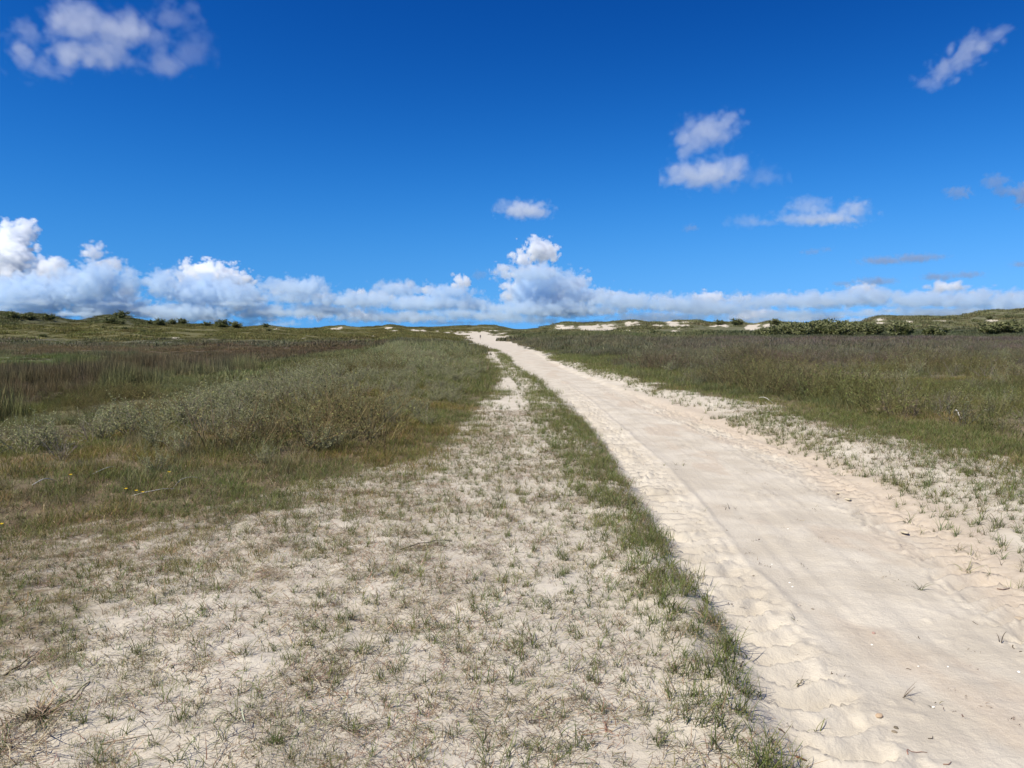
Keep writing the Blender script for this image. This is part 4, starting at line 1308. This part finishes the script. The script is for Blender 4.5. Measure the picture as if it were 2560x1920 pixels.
for px0, py0, px1, py1, sag, lift, rad, col, nm, lab in (
        (2270, 1886, 2318, 1882, -.25, .004, .0022, (.30, .16, .12), 'dead_stalk', 'reddish curved stalk lying at the bottom of the track'),
        (2358, 1911, 2378, 1905, .2, .003, .002, (.28, .17, .12), 'dead_stalk', 'short reddish stalk lying right of the curved one'),
        (2320, 1847, 2331, 1841, .3, .003, .002, (.10, .08, .06), 'dead_stalk', 'short dark curl above the curved reddish stalk'),
        (2266, 1672, 2278, 1675, .1, .002, .0022, (.16, .12, .09), 'dead_stalk', 'tiny dark scrap above the withered claw-like tuft'),
        (2296, 1592, 2300, 1598, .1, .002, .0024, (.11, .08, .06), 'dead_stalk', 'small dark curl in the middle of the track'),
        (2532, 1617, 2536, 1623, .1, .002, .003, (.09, .07, .05), 'dead_stalk', 'dark forked scrap near the right edge'),
        (2548, 1627, 2556, 1630, .1, .002, .003, (.08, .065, .05), 'dead_stalk', 'dark scrap at the right edge beside the forked one'),
        (2432, 1554, 2446, 1563, .1, .002, .002, (.15, .12, .09), 'dead_stalk', 'thin dark splinter right of the middle of the track'),
        (1992, 1717, 2008, 1702, .15, .02, .0026, (.16, .13, .08), 'dead_stalk', 'slanting stalk on the rim of the left rut'),
        (1850, 1668, 1860, 1658, .05, .015, .004, (.08, .06, .05), 'dead_stalk', 'short thick dark stub at the ridge edge'),
        (2492, 1474, 2524, 1470, .2, .004, .004, (.20, .14, .11), 'dead_stalk', 'brown root end lying on damp sand below the right verge'),
        (1948, 1824, 1962, 1834, .2, .004, .004, (.10, .075, .06), 'dead_stalk', 'dark jointed scrap between ridge and big tread mark'),
        (1990, 1893, 2016, 1902, .1, .004, .0045, (.22, .11, .06), 'dead_stalk', 'orange-brown leaf scrap at the bottom of the ridge'),
        (1000, 1375, 1130, 1352, .05, .03, .0045, (.10, .085, .07), 'fallen_branch', 'dark fallen branch where the left turf meets the sand'),
        (1040, 1372, 1115, 1368, -.1, .02, .0035, (.13, .105, .085), 'fallen_branch', 'thinner dark branch beside the fallen one at the turf edge'),
        (330, 1240, 470, 1226, .12, .05, .0038, (.45, .42, .38), 'bleached_branch', 'bleached grey branch lying in the left turf by yellow flowers'),
        (430, 1226, 520, 1205, -.1, .08, .0035, (.42, .39, .35), 'bleached_branch', 'bleached forked twig right of the yellow flower'),
        (225, 1190, 300, 1172, .1, .05, .006, (.42, .40, .37), 'bleached_branch', 'pale bare branch in the grass near the left edge'),
        (80, 1215, 140, 1205, .1, .05, .006, (.44, .42, .39), 'bleached_branch', 'pale bare branch at the left edge of the turf'),
        (130, 1780, 225, 1705, .06, .012, .004, (.20, .17, .10), 'dead_stalk', 'long olive stalk lying right of the straw clump, lower left'),
        (10, 1690, 95, 1630, .06, .012, .005, (.21, .17, .11), 'dead_stalk', 'long brown stalk lying at the left edge, lower left'),
        (250, 1862, 380, 1838, .08, .012, .003, (.24, .19, .13), 'dead_stalk', 'thin straw stalk lying across the sand, lower left'),
        (1895, 998, 1935, 1010, .05, .08, .009, (.50, .47, .43), 'bleached_branch', 'pale broken stick in the grass right of the track'),
        (2385, 1040, 2402, 1048, .05, .12, .010, (.60, .58, .54), 'bleached_branch', 'white broken stick in the grey shrub near the right edge')):
    loc, geo_ = bent(px0, py0, px1, py1, sag, lift, rad, col)
    add(nm, geo_, M_LITTER, loc, lab, 'branch' if 'branch' in nm else 'stalk')


def lump(seed, r, flat=.7, n=2):
    """rough pebble or clod: subdivided octahedron pushed about"""
    q = np.random.default_rng(seed)
    V = [np.array(v, float) for v in ((1, 0, 0), (-1, 0, 0), (0, 1, 0), (0, -1, 0), (0, 0, 1), (0, 0, -1))]
    F = [(0, 2, 4), (2, 1, 4), (1, 3, 4), (3, 0, 4), (2, 0, 5), (1, 2, 5), (3, 1, 5), (0, 3, 5)]
    for _ in range(n):
        cache = {}; nf = []

        def mid(a, b):
            k = (min(a, b), max(a, b))
            if k not in cache:
                m = (V[a] + V[b]) / 2; V.append(m / np.linalg.norm(m)); cache[k] = len(V) - 1
            return cache[k]
        for a, b, c in F:
            ab, bc, ca = mid(a, b), mid(b, c), mid(c, a)
            nf += [(a, ab, ca), (ab, b, bc), (ca, bc, c), (ab, bc, ca)]
        F = nf
    V = np.array(V)
    V = V * (1 + .45 * (fbm(V[:, 0] * 2 + seed, V[:, 1] * 2 + V[:, 2] * 3, .9, 3, seed) - .5))[:, None] * np.array([1.15, .9, flat]) * r
    return V, np.array(F), np.ones((len(V), 3))


def coloured(g_, c):
    return g_[0], g_[1], g_[2] * np.array(c)


for i, (px, py, r, c, nm, lab, cat) in enumerate((
        (2240, 1820, .011, (.13, .11, .08), 'pebble', 'dark pebble at the upper end of the dark pair, lower track', 'pebble'),
        (2236, 1830, .010, (.22, .18, .13), 'pebble', 'flat brownish pebble just below the dark one, lower track', 'pebble'),
        (2198, 1790, .016, (.42, .31, .21), 'sand_crumb', 'brown crumbling sand lump above the dark pebbles', 'sand lump'),
        (2032, 1523, .009, (.22, .19, .15), 'pebble', 'grey pebble alone beside the left rut', 'pebble'),
        (1998, 1514, .008, (.36, .31, .26), 'pebble', 'small pale pebble left of the grey one beside the left rut', 'pebble'),
        (1884, 1440, .009, (.20, .17, .13), 'pebble', 'dark pebble on the left rut rim, middle distance', 'pebble'),
        (1816, 1326, .009, (.30, .26, .21), 'pebble', 'grey pebble by the smooth crust, upper track', 'pebble'),
        (2184, 1583, .011, (.33, .22, .18), 'pebble', 'reddish speckled pebble in the middle of the track', 'pebble'),
        (2180, 1612, .006, (.85, .83, .78), 'shell', 'white shell fragment left of the middle of the track', 'shell'),
        (2334, 1768, .006, (.82, .80, .76), 'shell', 'white shell sliver right of the withered tuft', 'shell'),
        (2547, 1680, .007, (.85, .83, .78), 'shell', 'white shell fragment at the right edge of the track', 'shell'),
        (1974, 1457, .006, (.85, .83, .79), 'shell', 'upper white shell chip of a close pair', 'shell'),
        (1981, 1467, .006, (.85, .83, .79), 'shell', 'lower white shell chip of a close pair', 'shell'),
        (1930, 1411, .006, (.85, .83, .79), 'shell', 'white shell chip above the close pair', 'shell'),
        (1970, 1322, .006, (.85, .83, .79), 'shell', 'white shell chip far up the smooth middle of the track', 'shell'),
        (2296, 1666, .005, (.80, .78, .74), 'shell', 'tiny pale shell chip below the small dark curl', 'shell'),
        (2370, 1667, .005, (.82, .80, .76), 'shell', 'tiny white shell chip on the open lower track', 'shell'),
        (2475, 1500, .030, (.40, .32, .24), 'sand_clod', 'broken damp sand clod on the inner edge of the right rut', 'sand clod'),
        (2545, 1545, .030, (.40, .33, .25), 'sand_clod', 'broken sand clod at the right frame edge', 'sand clod'),
        (2425, 1407, .034, (.47, .41, .305), 'sand_clod', 'pale broken crust piece in the right rut, nearest of three', 'sand clod'),
        (2262, 1330, .030, (.47, .41, .305), 'sand_clod', 'pale crust piece in the right rut, middle of three', 'sand clod'),
        (2120, 1247, .032, (.47, .41, .305), 'sand_clod', 'pale crust piece in the right rut, farthest of three', 'sand clod'),
        (2098, 1232, .026, (.47, .41, .305), 'sand_clod', 'small crust piece just beyond the farthest pale one', 'sand clod'))):
    p = spot(px, py); p[2] -= r * .08 if 'clod' in nm else -r * .10
    add(nm, coloured(lump(900 + i, r, .32 if 'clod' in nm else .55), c), M_LITTER, p, lab, cat, rz=irng.uniform(0, 6.28))

# straw clump at the lower left corner
st = empty('straw_clump', spot(92, 1795))
g_ = blades(irng, 60, (.12, .34), .0046, .04, (1.0, 1.5), (-.1, .4), STRAW[:2] + BROWN, [2, 2, 3, 3, 3, 3], levels=6)
o = link(mesh_obj('straw', *g_[:2], M_LITTER, parent=st, attrs={'col': g_[2]}))
g_ = blades(irng, 30, (.03, .07), .008, .04, (.0, .9), (.0, .5), DARK, [1, 1, 1], levels=4)
o = link(mesh_obj('root_crown', *g_[:2], M_LITTER, parent=st, attrs={'col': g_[2]}))
tag(st, 'uprooted clump of pale dead straw at the lower left edge', 'straw clump')
st = empty('straw_clump', spot(30, 1880))
g_ = blades(irng, 80, (.15, .34), .0042, .16, (1.15, 1.5), (-.2, .3), STRAW[:2] + BROWN, [2, 2, 3, 3, 3, 3], levels=6)
o = link(mesh_obj('straw', *g_[:2], M_LITTER, parent=st, attrs={'col': g_[2]}))
tag(st, 'flattened brown straw in the bottom left corner', 'straw clump')

# yellow flowers in the left turf
M_PETAL = plant_material('yellow_petals', False, trans=.2, rough=.5)
for px, py, lab in ((422, 1207, 'yellow flower beside the bleached twig in the left turf'), (176, 1216, 'yellow flower nearest the left edge of the turf'), (314, 1253, 'upper left yellow flower of a loose trio in the left turf'),
                    (340, 1258, 'middle yellow flower of a loose trio in the left turf'), (356, 1262, 'lowest yellow flower of a loose trio in the left turf'), (3, 1350, 'yellow flower at the very left edge of the frame')):
    e = empty('yellow_flower', spot(px, py + 14))
    loc, g_ = (0, 0, 0), stick([(0, 0, 0), (.004, .003, .05), (.002, .008, .11), (.006, .004, .16)], .0016, [(.12, .16, .05)])
    link(mesh_obj('stem', *g_[:2], M_PLANT, parent=e, attrs={'col': g_[2]}))
    a = np.linspace(0, 2 * np.pi, 7)[:-1]
    V = []; F = []
    for k, an in enumerate(a):
        c, s_ = math.cos(an), math.sin(an); pc = np.array([.006, .004, .16])
        q = [pc, pc + [.010 * c - .006 * s_, .010 * s_ + .006 * c, .006], pc + [.019 * c, .019 * s_, .009], pc + [.010 * c + .006 * s_, .010 * s_ - .006 * c, .006]]
        V += q; F += [(4 * k, 4 * k + 1, 4 * k + 2), (4 * k, 4 * k + 2, 4 * k + 3)]
    link(mesh_obj('petals', np.array(V), np.array(F), M_PETAL, parent=e, attrs={'col': np.tile([[.75, .50, .03]], (len(V), 1))}))
    tag(e, lab, 'flower', 'yellow flowers in the left turf')

# ---------------------------------------------------------------- the walker far down the sand
def walker():
    X, Y, Z = ray_ground(1201, 849, 120, 480)
    J = {'pelvis': (0, 0, .95), 'waist': (0, 0, 1.10), 'chest': (0, .02, 1.35), 'neck': (0, .02, 1.50), 'head': (0, .03, 1.60), 'crown': (0, .02, 1.74),
         'sl': (-.19, 0, 1.42), 'el': (-.25, -.06, 1.14), 'hl': (-.24, .08, .92), 'sr': (.19, 0, 1.42), 'er': (.25, .02, 1.14), 'hr': (.24, .14, .93),
         'tl': (-.10, 0, .90), 'kl': (-.11, .16, .50), 'al': (-.11, .12, .09), 'fl': (-.11, .26, .04), 'tr': (.10, 0, .90), 'kr': (.11, -.04, .49), 'ar': (.11, -.22, .13), 'fr': (.11, -.10, .03)}
    Rd = {'pelvis': .15, 'waist': .135, 'chest': .16, 'neck': .06, 'head': .10, 'crown': .075, 'sl': .075, 'el': .048, 'hl': .035, 'sr': .075, 'er': .048, 'hr': .035,
          'tl': .09, 'kl': .062, 'al': .042, 'fl': .04, 'tr': .09, 'kr': .062, 'ar': .042, 'fr': .04}
    E = [('pelvis', 'waist'), ('waist', 'chest'), ('chest', 'neck'), ('neck', 'head'), ('head', 'crown'), ('chest', 'sl'), ('sl', 'el'), ('el', 'hl'), ('chest', 'sr'), ('sr', 'er'), ('er', 'hr'),
         ('pelvis', 'tl'), ('tl', 'kl'), ('kl', 'al'), ('al', 'fl'), ('pelvis', 'tr'), ('tr', 'kr'), ('kr', 'ar'), ('ar', 'fr')]
    ks = list(J)
    me = bpy.data.meshes.new('person')
    me.from_pydata([J[k] for k in ks], [(ks.index(a), ks.index(b)) for a, b in E], [])
    m, t = new_mat('walker_clothes'); g = G(t)
    out = g.n('ShaderNodeOutputMaterial'); bs = g.n('ShaderNodeBsdfPrincipled'); bs.inputs['Roughness'].default_value = .8
    tcn = g.n('ShaderNodeTexCoord'); sz = g.n('ShaderNodeSeparateXYZ'); g.l(tcn.outputs['Object'], sz.inputs[0])
    c = g.mix((.42, .30, .22), (.035, .04, .05), g.ramp(sz.outputs[2], .50, .54))
    c = g.mix(c, (.045, .05, .065), g.ramp(sz.outputs[2], .98, 1.0))
    c = g.mix(c, (.45, .30, .22), g.ramp(sz.outputs[2], 1.49, 1.51))
    c = g.mix(c, (.07, .05, .035), g.ramp(sz.outputs[2], 1.66, 1.68))
    g.l(c, bs.inputs['Base Color']); g.l(bs.outputs[0], out.inputs[0])
    me.materials.append(m)
    o = link(bpy.data.objects.new('person', me))
    sk = o.modifiers.new('skin', 'SKIN')
    for i, k in enumerate(ks):
        me.skin_vertices[0].data[i].radius = (Rd[k], Rd[k] * .8)
        me.skin_vertices[0].data[i].use_root = (k == 'pelvis')
    ss = o.modifiers.new('smooth', 'SUBSURF'); ss.levels = 1; ss.render_levels = 2
    o.location = (X, Y, Z - .01)
    print('walker at', X, Y, Z)
    tag(o, 'person in dark clothes walking far down the sandy hollow', 'person')


me_chk = bpy.data.meshes.new('tmp')
walker()
bpy.data.meshes.remove(me_chk)
